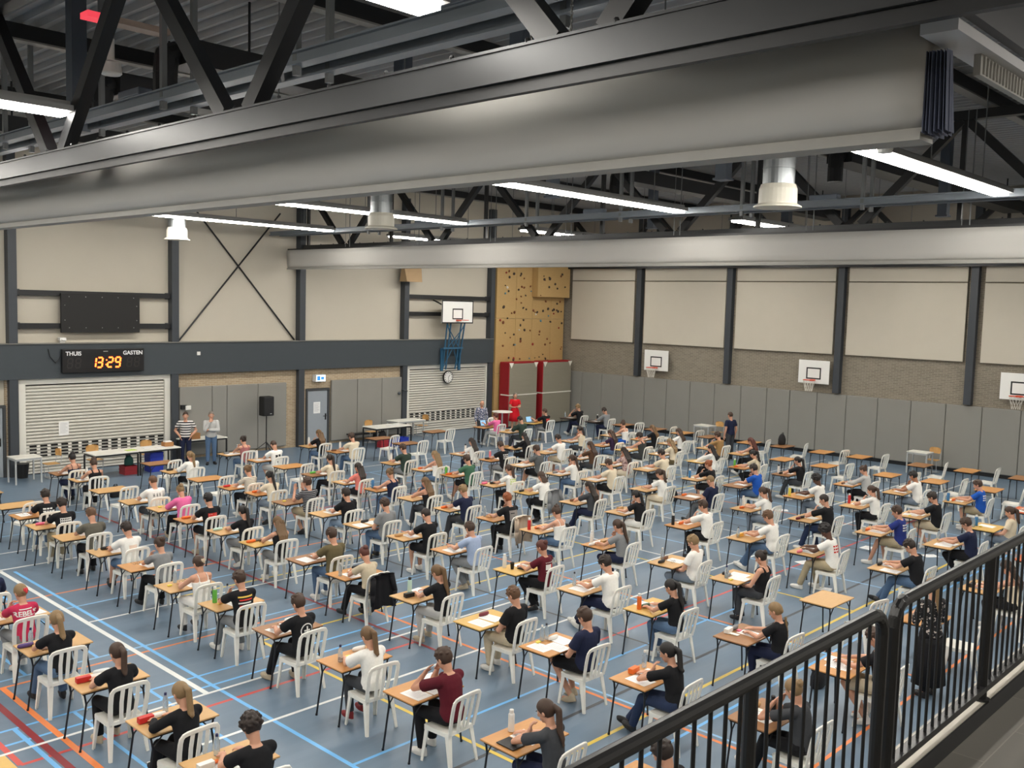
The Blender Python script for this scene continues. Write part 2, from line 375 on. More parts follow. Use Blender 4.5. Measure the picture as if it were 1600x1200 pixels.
e = MB()
for i in range(7):
    yy = 2.115 - i * .018; x1 = .1 - .022 * i; x0 = -.135 + .006 * (i % 2); k_ = .012 * math.sin(i * 2.1)
    pts = [(x0 + (x1 - x0) * q / 4, yy + .006 * math.sin(q * 1.9 + i)) for q in range(5)]
    for (pa, pb) in zip(pts[:-1], pts[1:]):
        e.add([(pa[0], pa[1], 6.98), (pb[0], pb[1], 6.98), (pb[0] + .03, pb[1] - .012 * (i / 3), 6.53 + k_), (pa[0] - .01 * (i / 4), pa[1] - .012 * (i / 3), 6.53 + k_), (pa[0], pa[1] + .004, 6.98), (pb[0], pb[1] + .004, 6.98), (pb[0] + .03, pb[1] + .004 - .012 * (i / 3), 6.53 + k_), (pa[0] - .01 * (i / 4), pa[1] + .004 - .012 * (i / 3), 6.53 + k_)], [(0, 1, 2, 3), (7, 6, 5, 4), (0, 3, 7, 4), (3, 2, 6, 7), (1, 5, 6, 2), (0, 4, 5, 1)])
e.build('end_fold', mat('blue_grey_fold', (84, 90, 110), .8), ct)
ct2 = curtain(19.5, -3, 29.55, 6.52, 7.2, 'far pale grey folded dividing curtain ending at the shutter wall', .18, .03)
# lifting wires and chains
for i, y in enumerate((6.4, 9.6, 13.0, 16.4, 19.2, 22.5, 26.0)):
    wv = MB(); wv.cyl((19.5, y, 7.25), (19.5, y, 9.45), .012, n=6); wv.cyl((19.42, y + .12, 7.25), (19.42, y + .12, 9.45), .008, n=6)
    tag(wv.build('lifting_wire', postm), 'thin lifting wires above far curtain, %s pair from the right' % ORD[i + 1], 'wire', 'wires of the far curtain')
chm = mat('steel_chain', (130, 130, 128), .4, metal=.8)
for i, (x, y) in enumerate(((5.35, 4.95), (5.75, 4.9))):
    c = MB()
    for k in range(24):
        z = 7.3 + .055 * k
        if k % 2: c.tube([(x - .012, y, z), (x, y, z + .035), (x + .012, y, z), (x, y, z - .035), (x - .012, y, z)], .005, 5)
        else: c.tube([(x, y - .012, z), (x, y, z + .035), (x, y + .012, z), (x, y, z - .035), (x, y - .012, z)], .005, 5)
    tag(c.build('chain', chm), 'steel chain hanging behind near truss chord, %s one' % ('left' if i == 0 else 'right'), 'chain', 'curtain chains')
# white casing and side curtain going right from the near curtain's end
t = thing('roller_casing', (0, 0, 0), 'long white casing running away from the end of near curtain', 'casing')
c = MB(); c.box(5.38, 14.5, 1.89, 2.09, 7.02, 7.08); c.build('casing', mat('casing_white', (190, 190, 192), .5), t)
c = MB(); c.box(5.95, 14.5, 1.95, 1.99, 6.90, 7.02)
for k in range(60): c.cyl((6.0 + k * .06, 1.948, 6.91), (6.0 + k * .06, 1.945, 7.01), .01, n=6)
c.build('hanging_folds', mat('casing_fold', (168, 166, 160), .7), t)
up = MB(); up.box(5.4, XW, 1.82, 1.88, 7.09, 9.9); trim(up, black, 'black panel over the gallery edge', 'wall')

# ring beams (pairs of bars on twin posts)
def snapx(x):
    s = (XW + 9.3) / 150; return -9 + round((x + 9) / s) * s + .09 * s
def ringbeam(x, z, lab, ys):
    t = thing('ring_beam', (x, 0, 0), lab, 'beam', 'bars hung on twin posts')
    for dx, dz in ((0, 0), (.42, -.0)):
        b = MB(); b.box(dx - .08, dx + .08, -3, YW - .4, z + dz, z + dz + .03); b.box(dx - .03, dx + .03, -3, YW - .4, z + dz + .03, z + dz + .12); b.box(dx - .08, dx + .08, -3, YW - .4, z + dz + .12, z + dz + .14)
        b.build('bar', greybar, t)
    for y in ys:
        for s in (0, .42):
            p = MB(); p.beam((s, y, z - .1), (s, y, 9.9), .07, .07); p.build('post', postm, t)
    for y in ys[::2]:
        p = MB(); p.beam((0, y + .3, z + .05), (.42, y + .9, z + .02), .04, .04); p.build('cross_tie', postm, t)
    for y in ys[1::2]:
        p = MB(); p.bbox(-.1, .1, y + .5, y + 1.1, z + .14, z + .24, .015); p.build('motor_box', mat('motor_grey', (98, 106, 118), .5), t)
ringbeam(5.95, 7.97, 'near pair of grey bars above near curtain', [1.6, 5.5, 8.9, 11.9, 14.7, 17.5, 21])
ringbeam(18.72, 7.66, 'far pair of grey bars in front of far truss', [4.9, 8.2, 10.9, 14.2, 17.3, 20.6, 24])
for i, (x, y) in enumerate(((6.0, 14.7), (8.5, 8.0), (10.5, 12.6), (15.6, 9.5), (15.6, 3.6), (12.5, 4.7), (16.2, 14.2), (12.6, 18.8), (24, 8.5), (24, 12.6), (24, 17))):
    p = MB(); p.box(x - .11, x + .11, y - .11, y + .11, 7.9, 9.9); p.box(x - .14, x + .14, y - .14, y + .14, 7.88, 7.92)
    tag(p.build('roof_hanger', mat('hanger_blue_grey', (72, 80, 90), .5)), 'dark square hanger under the roof, %s counted from the left' % ORD[i + 1], 'post', 'square roof hangers')
for i, (x0, x1, y, z) in enumerate(((6.75, 18, 13.1, 8.75), (7.2, 18, 16.2, 8.8), (6.5, 18, 22, 8.8), (21, 34, 9.8, 8.9), (21, 34, 16, 8.9))):
    p = MB(); p.box(x0, x1, y - .3, y + .3, z, z + .35)
    [p.cyl((xx, y, z + .35), (xx, y, 9.91), .02, n=6) for xx in (snapx(x0 + 1), snapx(x1 - 1))]
    p.tube([(x0, y, z + .17), (x0 - .15, y, z + .1), (x0 - .17, y, z - .15), (x0 - .17, y, z - .45)], .17, 12)
    tag(p.build('air_duct', mat('dark_duct', (40, 41, 43), .5, metal=.3)), 'dark rectangular air duct under the roof, %s of five from the front left' % ORD[i + 1], 'duct', 'roof air ducts')

# strip lights
house = mat('light_housing', (150, 150, 148), .5)
tubem = bpy.data.materials.new('glowing_tube_cover'); tubem.use_nodes = True
_b = tubem.node_tree.nodes['Principled BSDF']; _b.inputs['Emission Color'].default_value = (1.0, 0.955, 0.88, 1); _b.inputs['Emission Strength'].default_value = LAMP
rowname = ['added unseen above the gallery', 'second from the gallery', 'third from the gallery', 'fourth from the gallery', 'nearest the shutter wall']
for yi, y in enumerate((-1.6, 5.55, 12.3, 19.4, 25.55)):  # first row is unseen, added to brighten the gallery and near floor
    for (x0, x1, part) in ((-7.1, 4.9, 'left of the near truss'), (6.62, 18.45, 'between the two curtains'), (20.85, 33.0, 'beyond the far curtain')):
        t = thing('strip_light', (0, y, 0), 'long white ceiling strip light %s, row %s' % (part, rowname[yi]), 'ceiling light', 'long ceiling strip lights')
        h = MB(); h.box(x0, x1, -.2, .2, 7.70, 7.77); h.box(x0, x1, -.1, .1, 7.77, 7.83); h.build('housing', house, t)
        k = 8; s = (x1 - x0) / k
        for i in range(k):
            d = MB(); d.box(x0 + i * s + .03, x0 + (i + 1) * s - .03, -.125, .125, 7.655, 7.698); d.build('tube_cover', tubem, t)
        for i in range(5):
            d = MB(); xx = snapx(x0 + (i + .5) * (x1 - x0) / 5); d.cyl((xx, 0, 7.83), (xx, 0, 9.91), .01, n=5); d.build('suspension', postm, t)

# air outlets
for i, y in enumerate((7.25, 16.86, 26.2)):
    t = thing('air_outlet', (13.5, y, 0), 'round air outlet pipe with white collar, %s from the right' % ORD[i + 1], 'air outlet', 'round air outlets')
    p = MB(); p.lathe([(.24, 7.42), (.24, 7.66), (.245, 7.665), (.245, 7.68), (.24, 7.685), (.24, 7.9), (.245, 7.905), (.245, 7.92), (.24, 7.925), (.24, 8.15), (.245, 8.155), (.245, 8.17), (.24, 8.175), (.24, 10.05)], n=28); p.build('pipe', galv, t, smooth=False)
    p = MB(); p.lathe([(.2, 7.1), (.36, 7.08), (.36, 7.1), (.29, 7.14), (.285, 7.36), (.26, 7.43), (.2, 7.43)], n=28); p.build('collar', mat('collar_cream', (206, 202, 188), .5), t)
# small ceiling things
p = MB(); p.lathe([(.02, 0), (.13, .0), (.15, .02), (.14, .16), (.05, .2), (.05, .5)], n=16); o = p.build('ceiling_speaker', whitem, loc=(6.11, 13.79, 8.6)); tag(o, 'small white round ceiling speaker high on the left', 'speaker')
p = MB(); p.cyl((6.11, 13.79, 9.1), (6.11, 13.79, 9.9), .012, n=6); tag(p.build('speaker_wire', postm), 'wire holding the white ceiling speaker', 'wire')
t = thing('ceiling_strip', (0, 0, 0), 'beige ceiling strip with red glow painted into one end', 'ceiling strip')
p = MB(); p.box(5.75, 6.6, 12.98, 13.22, 9.12, 9.2); p.build('strip', mat('beige_strip', (176, 156, 142), .6), t)
p = MB(); p.box(5.45, 5.75, 12.98, 13.22, 9.12, 9.2); p.build('red_end', mat('red_end_glow', (236, 70, 84), .5, emit=.6), t)  # red light on this end painted in by colour and emission
p = MB(); p.lathe([(.03, 0), (.06, 0), (.07, .03), (.06, .1), (.1, .11), (.1, .13), (.02, .13)], n=14); o = p.build('smoke_detector', whitem, loc=(8.63, 3.6, 6.95)); tag(o, 'white round detector under the near curtain by the right strip light', 'detector')
p = MB(); p.tube([(8.63, 3.6, 7.08), (8.63, 3.6, 7.5), (8.63, 3.6, 9.9)], .012, 6); tag(p.build('detector_rod', postm), 'thin rod holding the round detector', 'rod')

# ------------------------------------------------------------------ shutters, doors and fittings on the shutter wall
shutm = mat('shutter_cream', (200, 197, 187), .5, var=.03)
framew = mat('shutter_frame', (226, 224, 214), .5, var=.02)
gap = mat('shutter_gap_black', (22, 22, 22), .8)
def shutter(x0, x1, lab, rows0):
    t = thing('roller_shutter', (0, YW, 0), lab, 'shutter', 'roller shutters')
    f = MB(); f.box(x0 - .02, x0 + .17, -.13, 0, 0, 2.88); f.box(x1 - .17, x1 + .02, -.13, 0, 0, 2.88); f.box(x0 + .17, x1 - .17, -.13, 0, 2.72, 2.88); f.build('frame', framew, t)
    d = MB(); d.box(x0 + .17, x1 - .17, -.03, 0, 0, 2.72); d.build('dark_recess', gap, t)
    c = MB(); h = .1; z = .08
    while z < 2.6:
        zt = z + h
        if not rows0 <= z < rows0 + .38:
            prof = [(-.04, z + .004), (-.075, z + .02), (-.085, z + h * .5), (-.07, z + h * .85), (-.042, z + h * .97)]
            vs = [(x, y, zz) for x in (x0 + .18, x1 - .18) for y, zz in prof]
            c.add(vs, [(i, i + 1, 6 + i, 5 + i) for i in range(4)])
        else:
            prof = [(-.05, z + .004), (-.08, z + .03), (-.08, z + h * .62), (-.05, z + h * .98)]
            nn = int((x1 - x0 - .36) / .29); wd = (x1 - x0 - .36) / nn
            for i in range(nn):
                a = x0 + .18 + i * wd; off = 0
                # slat with a punched slot: bottom strip, and bridges left of each slot
                c.add([(a, -.05, z), (a + wd, -.05, z), (a + wd, -.08, z + .045), (a, -.08, z + .045)], [(0, 1, 2, 3)])
                c.add([(a, -.08, z + .045), (a + wd * .33, -.08, z + .045), (a + wd * .33, -.05, z + h), (a, -.05, z + h)], [(0, 1, 2, 3)])
                c.add([(a, -.055, z + h * .93), (a + wd, -.055, z + h * .93), (a + wd, -.05, z + h), (a, -.05, z + h)], [(0, 1, 2, 3)])
        z += h
    c.build('slats', shutm, t)
    b = MB(); b.box(x0 + .18, x1 - .18, -.09, -.04, .03, .085); b.build('bottom_rail', framew, t)
    return t
shutter(10.4, 15.08, 'wide cream roller shutter under the scoreboard', .48)
shutter(25.28, 30.05, 'wide cream roller shutter under the wall clock', .4)
doorm = mat('door_grey', (150, 157, 163), .5, var=.03); dframe = mat('door_frame_dark', (62, 64, 66), .5)
def door(n, x0, x1, lab, hx):
    t = thing('door_%d' % n, (0, YW, 0), lab, 'door', kind='structure')
    f = MB(); f.box(x0, x0 + .08, -.1, 0, 0, 2.14); f.box(x1 - .08, x1, -.1, 0, 0, 2.14); f.box(x0 + .08, x1 - .08, -.1, 0, 2.06, 2.14); f.build('door_frame', dframe, t)
    l = MB(); l.bbox(x0 + .085, x1 - .085, -.07, -.02, .01, 2.05, .006); leaf = l.build('door_leaf', doorm, t)
    h = MB(); h.box(hx - .03, hx + .03, -.08, -.07, .93, 1.17); h.tube([(hx, -.08, 1.08), (hx, -.13, 1.08), (hx - .14, -.13, 1.08)], .012, 8); h.build('door_handle', mat('handle_dark', (30, 30, 32), .3, metal=.5), leaf)
    return t
door(1, 20.46, 21.52, 'grey door with a paper notice and dark frame', 21.36)
door(2, 9.0, 10.03, 'grey door cut off by the left picture edge', 9.86)
paperm = mat('paper_white', (236, 236, 234), .8, var=.01); inkm = mat('printed_grey', (150, 152, 158), .8, var=0)
def notice(x, z, w_, h_, y, lab):
    m = MB(); m.box(x - w_ / 2, x + w_ / 2, y - .004, y, z - h_ / 2, z + h_ / 2)
    for i in range(9): m.box(x - w_ * .38, x + w_ * (.38 - .2 * (i % 3 == 2)), y - .006, y - .004, z + h_ * (.36 - .085 * i), z + h_ * (.375 - .085 * i), 1)
    tag(m.build('notice', [paperm, inkm]), lab, 'paper')
notice(11.68, 1.33, .3, .42, YW - .086, 'white paper notice stuck on the left shutter')
notice(20.96, 1.41, .3, .43, YW - .071, 'white paper notice stuck on the grey door')

# scoreboard
t = thing('scoreboard', (11.54, YW - .26, 3.05), 'black electronic scoreboard reading THUIS, 13:29 and GASTEN', 'scoreboard')
b = MB(); b.bbox(0, 2.55, -.13, 0, 0, .72, .012); b.build('case', mat('scoreboard_black', (18, 18, 20), .4, var=.1), t)
SEG = {'0': 'abcdef', '1': 'bc', '2': 'abged', '3': 'abgcd', '8': 'abcdefg', '9': 'abcdfg'}
def seg7(mb, ch, x, z, w_, h_, th, y, sl=.12):
    P = {'a': ((0, 1), (1, 1)), 'b': ((1, 1), (1, .5)), 'c': ((1, .5), (1, 0)), 'd': ((0, 0), (1, 0)), 'e': ((0, 0), (0, .5)), 'f': ((0, .5), (0, 1)), 'g': ((0, .5), (1, .5))}
    for s in SEG[ch]:
        (a, c), (d, e) = P[s]
        p0 = V((x + a * w_ + c * h_ * sl, y, z + c * h_)); p1 = V((x + d * w_ + e * h_ * sl, y, z + e * h_)); u = (p1 - p0).normalized()
        p0 += u * th * .35; p1 -= u * th * .35
        mb.beam(p0, p1, th, .006, up=(0, 1, 0))
led = mat('led_red_orange', (255, 84, 30), .5, emit=6.0, var=0); dim = mat('led_unlit', (44, 40, 40), .5, var=0)
m = MB()
for ch, x in (('1', .84), ('3', 1.04), ('2', 1.36), ('9', 1.6)): seg7(m, ch, x, .15, .15, .3, .045, -.135)
for z in (.23, .37): m.box(1.285 + z * .1, 1.32 + z * .1, -.138, -.132, z - .018, z + .018)
m.build('clock_digits', led, t)
m = MB()
for x in (.14, .38, 1.98, 2.22): seg7(m, '8', x, .15, .14, .28, .035, -.134)
m.build('unlit_digits', dim, t)
letw = mat('letter_white', (235, 235, 235), .6, var=0)
def text(name, s, size, loc, m, parent, rot=(PI / 2, 0, 0), align='LEFT', ext=.003, bold=0.0):
    c = bpy.data.curves.new(name, 'FONT'); c.body = s; c.size = size; c.extrude = ext; c.align_x = align; c.offset = bold
    o = bpy.data.objects.new(name, c); COL.objects.link(o); dg = bpy.context.evaluated_depsgraph_get()
    me = bpy.data.meshes.new_from_object(o.evaluated_get(dg)); bpy.data.objects.remove(o)
    me.materials.clear(); me.materials.append(m)
    o = link(name, me, parent, loc); o.rotation_euler = rot; return o
text('lettering', 'THUIS', .17, (.1, -.134, .53), letw, t, bold=.004); text('lettering', 'GASTEN', .17, (1.86, -.134, .53), letw, t, bold=.004)
m = MB(); m.box(1.24, 1.38, -.135, -.13, .63, .655); m.build('indicator', mat('indicator_grey', (150, 150, 146), .5), t)
m = MB(); m.tube([(11.18, YW - .28, 3.78), (11.22, YW - .3, 3.55), (11.38, YW - .3, 3.36), (11.5, YW - .29, 3.5), (11.522, YW - .28, 3.55)], .012, 6); tag(m.build('cable', black), 'black cable hanging left of the scoreboard', 'cable')
m = MB(); m.bbox(11.55, 11.7, YW - .22, YW - .1, 3.96, 4.02, .01); m.bbox(11.52, 11.72, YW - .28, YW - .08, 4.02, 4.12, .02); m.cyl((11.6, YW - .28, 4.07), (11.6, YW - .3, 4.07), .03, n=10)
tag(m.build('beamer', whitem), 'small white device on the ledge above the scoreboard', 'device')
m = MB(); m.bbox(15.98, 16.1, YW - .29, YW - .262, 3.5, 3.62, .008); tag(m.build('wall_sensor', whitem), 'small white square sensor on the anthracite band', 'sensor')

# rails and black board above the ledge
def rails(x0, x1, zs, lab):
    t = thing('wall_rail', (0, 0, 0), lab, 'rail')
    for z in zs:
        m = MB(); m.box(x0, x1, YW - .2, YW - .1, z - .08, z + .08); m.build('rail', black, t)
        m = MB(); m.box(x0 + .01, x0 + .1, YW - .12, YW - .01, z - .1, z + .1); m.box(x1 - .1, x1 - .01, YW - .12, YW - .01, z - .1, z + .1); m.build('bracket', dark, t)
rails(10.35, 15.08, (5.45, 4.47), 'pair of black wall rails carrying the blank black board')
rails(25.27, 29.92, (5.7, 5.0), 'pair of black wall rails behind the tall basketball backboard')
t = thing('black_board', (0, 0, 0), 'blank black bolted board above the scoreboard', 'board')
m = MB(); m.bbox(11.56, 14.0, YW - .29, YW - .21, 4.27, 5.46, .01); bo_ = m.build('board', mat('board_black', (22, 21, 20), .6), t)
m = MB()
for i in range(5):
    for z in (4.42, 5.36): m.ell((11.8 + i * .5, YW - .292, z), (.016, .01, .016), 6, 4)
for z in (4.65, 5.1):
    for x in (11.67, 13.9): m.ell((x, YW - .292, z), (.016, .01, .016), 6, 4)
m.build('bolts', mat('bolt_grey', (150, 150, 148), .4, metal=.6), bo_)
t = thing('cross_brace', (0, 0, 0), 'X of thin black brace rods on the cream wall', 'brace')
for a, b, y in (((16.0, 8.4), (19.95, 3.98), .05), ((15.42, 3.98), (19.3, 8.5), .09)):
    m = MB(); m.cyl((a[0], YW - y, a[1]), (b[0], YW - y, b[1]), .03, n=8); m.build('brace_rod', black, t)
m = MB(); m.add([(24.7, YW - .75, 6.28), (25.5, YW - .75, 6.28), (25.8, YW - .3, 7.2), (24.85, YW - .3, 7.2), (24.7, YW - .29, 6.28), (25.5, YW - .29, 6.28), (25.8, YW - .285, 7.2), (24.85, YW - .285, 7.2)], [(0, 1, 2, 3), (7, 6, 5, 4), (0, 4, 5, 1), (1, 5, 6, 2), (2, 6, 7, 3), (3, 7, 4, 0)])
tag(m.build('wall_speaker', mat('tan_box', (176, 148, 112), .7)), 'tan sloping box on the column below the far curtain', 'box')

# basketball hoops
ballw = mat('backboard_white', (238, 238, 234), .4, var=.02); rimo = mat('rim_orange', (222, 84, 52), .5); netm = mat('net_white', (224, 220, 210), .8)
blu = mat('blue_steel', (46, 92, 122), .5)
def hoop(name, loc, rz, lab, framed):
    # local: board faces -y, bottom edge at z=0
    t = thing(name, loc, lab, 'basketball hoop', 'basketball hoops', rz)
    w_ = 1.8 if framed else 1.26; h_ = .96 if framed else .9
    m = MB(); m.bbox(-w_ / 2, w_ / 2, -.03, .0, 0, h_, .006); bk_ = m.build('backboard', ballw, t)
    m = MB(); s = .025
    def rect(x0, x1, z0, z1):
        m.box(x0, x1, -.034, -.029, z0, z0 + 2 * s); m.box(x0, x1, -.034, -.029, z1 - 2 * s, z1); m.box(x0, x0 + 2 * s, -.034, -.029, z0 + 2 * s, z1 - 2 * s); m.box(x1 - 2 * s, x1, -.034, -.029, z0 + 2 * s, z1 - 2 * s)
    rect(-.3, .3, .17, .62)
    if framed: rect(-w_ / 2, w_ / 2, 0, h_)
    m.build('marking', black, bk_)
    m = MB(); m.tube([(.225 * math.cos(a), -.38 + .225 * math.sin(a), .15) for a in [2 * PI * i / 20 for i in range(21)]], .012, 6); m.box(-.09, .09, -.17, -.03, .1, .16); rm_ = m.build('rim', rimo, t)
    m = MB(); nn = 12
    for i in range(nn):
        a = 2 * PI * i / nn
        for dd in (-1, 1):
            pts = [(r * math.cos(a + dd * q), -.38 + r * math.sin(a + dd * q), z) for r, q, z in ((.222, 0, .14), (.19, .26, .0), (.15, .52, -.15), (.13, .78, -.28))]
            m.tube(pts, .006, 4)
    if not framed: m.build('net', netm, rm_)
    m = MB()
    if framed:
        for x in (-.5, -.3, .3, .5): m.beam((x, .05, .05), (x * .9, .35, -1.95), .045, .045)
        for a, b in (((-.5, .05, 0), (.45, .35, -1.9)), ((.5, .05, 0), (-.45, .35, -1.9)), ((-.5, .05, -.1), (.3, .2, -1.0)), ((.5, .05, -.1), (-.3, .2, -1.0))): m.beam(a, b, .03, .03)
        m.beam((-.56, .22, -1.05), (.56, .22, -1.05), .07, .07); m.beam((-.5, .36, -1.05), (-.5, .36, -2.0), .11, .08); m.beam((.5, .36, -1.05), (.5, .36, -2.0), .11, .08)
        m.build('blue_lattice_frame', blu, t)
        m = MB(); m.beam((-.8, .02, .75), (-.8, .62, .95), .05, .05); m.beam((.8, .02, .75), (.8, .62, .95), .05, .05); m.build('arm', black, t)
    else:
        m.box(-.4, .4, 0, .247, .2, .3); m.box(-.4, .4, 0, .247, .6, .7); m.build('wall_mount', black, t)
    return t
hoop('basketball_hoop', (27.5, YW - .72, 4.63), 0, 'white basketball hoop on a blue lattice frame above the clock', True)
for y, l in ((24.2, 'nearest the climbing wall'), (16.83, 'in the middle of the three end wall hoops'), (9.48, 'cut off by the right picture edge')):
    hoop('basketball_hoop', (XW - .25, y, 2.75), -PI / 2, 'small white basketball hoop on grey brick, ' + l, False)

# clock, exit sign, small wall things
t = thing('wall_clock', (27.55, YW - .2, 2.33), 'round white wall clock with black rim on the right shutter', 'clock')
m = MB(); m.cyl((0, 0, 0), (0, .06, 0), .27, n=28); m.build('rim', black, t)
m = MB(); m.cyl((0, -.004, 0), (0, .0, 0), .235, n=28); di_ = m.build('dial', whitem, t)
m = MB()
for i in range(12):
    a = i * PI / 6; m.beam((math.sin(a) * .17, -.006, math.cos(a) * .17), (math.sin(a) * .215, -.006, math.cos(a) * .215), .03, .003, up=(0, 1, 0))
m.build('hour_marks', black, di_)
m = MB(); a = (13 + 29 / 60) * PI / 6; m.beam((0, -.009, 0), (math.sin(a) * .12, -.009, math.cos(a) * .12), .022, .003, up=(0, 1, 0)); a = 29 * PI / 30; m.beam((0, -.011, 0), (math.sin(a) * .18, -.011, math.cos(a) * .18), .016, .003, up=(0, 1, 0)); m.build('hands', black, t)
m = MB(); m.box(27.5, 27.6, YW - .14, YW - .131, 2.2, 2.44); tag(m.build('clock_mount', dark), 'small dark mount holding the wall clock', 'mount')
t = thing('exit_sign', (20.97, YW - .3, 2.54), 'small lit emergency exit sign above the grey door', 'sign')
m = MB(); m.bbox(-.22, .22, 0, .235, -.13, .13, .01); m.build('case', whitem, t)
m = MB(); m.box(-.2, .2, -.006, -.001, -.11, .11); pa_ = m.build('panel', mat('exit_panel', (200, 226, 250), .5, emit=1.4, var=0), t)
m = MB(); m.box(-.17, -.03, -.01, -.006, -.08, .08); m.box(.0, .14, -.01, -.006, -.05, .05)
m.build('pictogram', mat('exit_blue', (52, 128, 200), .5, emit=.6, var=0), pa_)
m = MB(); m.bbox(15.42, 15.62, YW - .28, YW - .19, 1.70, 1.84, .01); m.bbox(15.55, 15.74, YW - .33, YW - .285, 1.68, 1.82, .01, 1); tag(m.build('door_phone', [black, whitem]), 'small black and white device on the pads by the striped person', 'device')
m = MB(); m.tube([(25.0, YW - .19, 1.9), (25.0, YW - .32, 1.9), (25.18, YW - .34, 1.86)], .025, 8); m.ell((24.82, YW - .25, 1.78), (.07, .06, .06)); tag(m.build('wall_hook', dark), 'dark hook on the pads left of the right shutter', 'hook')

# climbing wall in the corner
osb = woodmat('climbing_board', (190, 158, 106), (174, 142, 90), .6, 4)
t = thing('climbing_wall', (0, 0, 0), 'tall yellow wooden climbing wall with small holds in corner', 'climbing wall')
m = MB()
for a, b in ((30.25, 31.5), (31.51, 32.6), (32.61, 33.9), (33.91, 34.85)):
    for z0, z1 in ((.02, 2.4), (2.41, 4.85), (4.86, 8.2)): m.bbox(a, b, YW - .32, YW - .06, z0, z1, .008)
m.build('panel', osb, t)
m = MB(); m.bbox(32.55, 34.8, YW - .68, YW - .33, 5.86, 8.2, .01); m.build('overhang', osb, t)
hc = [mat('hold_' + k, c, .6) for k, c in (('dark', (58, 44, 36)), ('brown', (120, 70, 40)), ('white', (228, 220, 204)), ('blue', (92, 140, 160)), ('red', (150, 50, 40)))]
rr = random.Random(3)
base = MB(); base.ell((0, 0, 0), (.055, .045, .042), 8, 6); hm = base.mesh('climbing_hold', 1, True)
for i in range(92):
    x = rr.uniform(30.35, 34.75); z = rr.uniform(2.9, 7.0)
    y = YW - .335
    if x > 32.6 and z > 5.9: y = YW - .69
    elif x > 32.5 and z > 5.7: z -= .5
    o = paint(link('climbing_hold', hm, t, (x, y, z)), rr.choice(hc[:2] * 4 + hc)); s = rr.uniform(.5, 1.35); o.scale = (s, 1, s * rr.uniform(.7, 1.6)); o.rotation_euler = (0, rr.uniform(0, 3), 0)
red = mat('mat_red', (150, 20, 30), .6); matg = mat('mat_cover_grey', (140, 134, 118), .7, bump=.35, scale=3, var=.06, stretch=(.6, 1, 3)); strap = mat('strap_white', (226, 222, 210), .7)
for (x0, x1, lab) in ((30.5, 32.35, 'tall grey crash mat with red side, left of two'), (32.75, 34.75, 'tall grey crash mat with red side, right of two')):
    t = thing('crash_mat', (0, 0, 0), lab, 'crash mat', 'crash mats under the climbing wall')
    m = MB(); m.bbox(x0 + .02, x1, YW - .98, YW - .42, .05, 2.86, .04); m.build('cover', matg, t)
    m = MB(); m.bbox(x0 - .03, x0 + .02, YW - .97, YW - .4, .03, 2.92, .02); m.bbox(x0, x1, YW - .95, YW - .42, 2.861, 2.93, .02); m.build('red_side', red, t)
    m = MB(); m.box(x0 - .04, x1 + .01, YW - .995, YW - .978, 1.44, 1.49); m.box(x0 - .045, x0 - .031, YW - .99, YW - .5, 1.44, 1.49); m.build('strap', strap, t)
    for xx in ((x0 + .12, x1 - .1)):
        m = MB(); m.add([(xx - .14, YW - .99, 2.9), (xx + .14, YW - .99, 2.9), (xx, YW - .99, 2.66), (xx - .14, YW - .975, 2.9), (xx + .14, YW - .975, 2.9), (xx, YW - .975, 2.66)], [(0, 2, 1), (3, 4, 5), (0, 1, 4, 3), (1, 2, 5, 4), (2, 0, 3, 5)]); m.build('corner_flap', strap, t)

# ------------------------------------------------------------------ gallery with railing
gf = MB(); gf.box(0, 16, -4, 1.865, 2.6, 2.84)
tag(gf.build('floor_gallery', brick('gallery_tiles', (98, 95, 88), (92, 89, 82), (118, 114, 105), 1.2, .24, 'XY', .004, .6, .5)), 'grey tiled gallery floor in the lower right corner', 'floor', kind='structure')
gw = MB(); gw.box(-9, XW, 1.88, 2.02, 0, 2.84); struct(gw, 'wall_front', mat('gallery_front', (150, 146, 138), .8), 'wall below the gallery edge', 'wall')
m = MB(); m.box(0, 16, 1.88, 2.0, 2.841, 2.93); m.box(0, 16, 1.866, 1.88, 2.841, 2.955); trim(m, black, 'plinth along the gallery edge, shade painted in black')  # inner face in black, its shadow put into the colour
m = MB(); m.box(0, 16, 1.881, 2.04, 2.931, 2.96); trim(m, mat('sill_beige', (176, 170, 158), .5), 'pale sill under the railing')
t = thing('railing', (0.05, 1.915, 2.96), 'black steel railing with vertical bars across the lower right', 'railing')
railm = mat('railing_black', (20, 20, 21), .35, var=.1)
def railseg(x0, x1, posts, bend):
    r = .034
    pts = [(x0, 0, .99), (x1, 0, .99)]
    m = MB()
    if bend == 'end':
        pts = [(x0, 0, .99), (x1 - .12, 0, .99)] + [(x1 - .12 + .12 * math.sin(a), 0, .87 + .12 * math.cos(a)) for a in (PI / 8, PI / 4, 3 * PI / 8, PI / 2)] + [(x1, 0, .06)]
    if bend == 'start':
        pts = [(x0, 0, .06), (x0, 0, .87)] + [(x0 + .12 - .12 * math.cos(a), 0, .87 + .12 * math.sin(a)) for a in (PI / 8, PI / 4, 3 * PI / 8, PI / 2)] + [(x1, 0, .99)]
    m.tube(pts, r, 12); m.build('handrail', railm, t, smooth=False)
    m = MB(); m.box(x0, x1, -.03, .03, .06, .1); m.build('bottom_rail', railm, t)
    for p in posts:
        m = MB(); m.cyl((p, 0, 0), (p, 0, .97), .032, n=12); m.cyl((p, -.0, 0), (p, 0, .012), .055, n=12); m.build('post', railm, t)
    x = x0 + .11
    while x < x1 - .06:
        if all(abs(x - p) > .05 for p in posts):
            m = MB(); m.cyl((x, 0, .1), (x, 0, .97), .0095, n=8); m.build('baluster', railm, t)
        x += .117
railseg(1.2, 4.87, (3.5,), 'end'); railseg(5.02, 9.6, (6.62, 8.2), 'start')

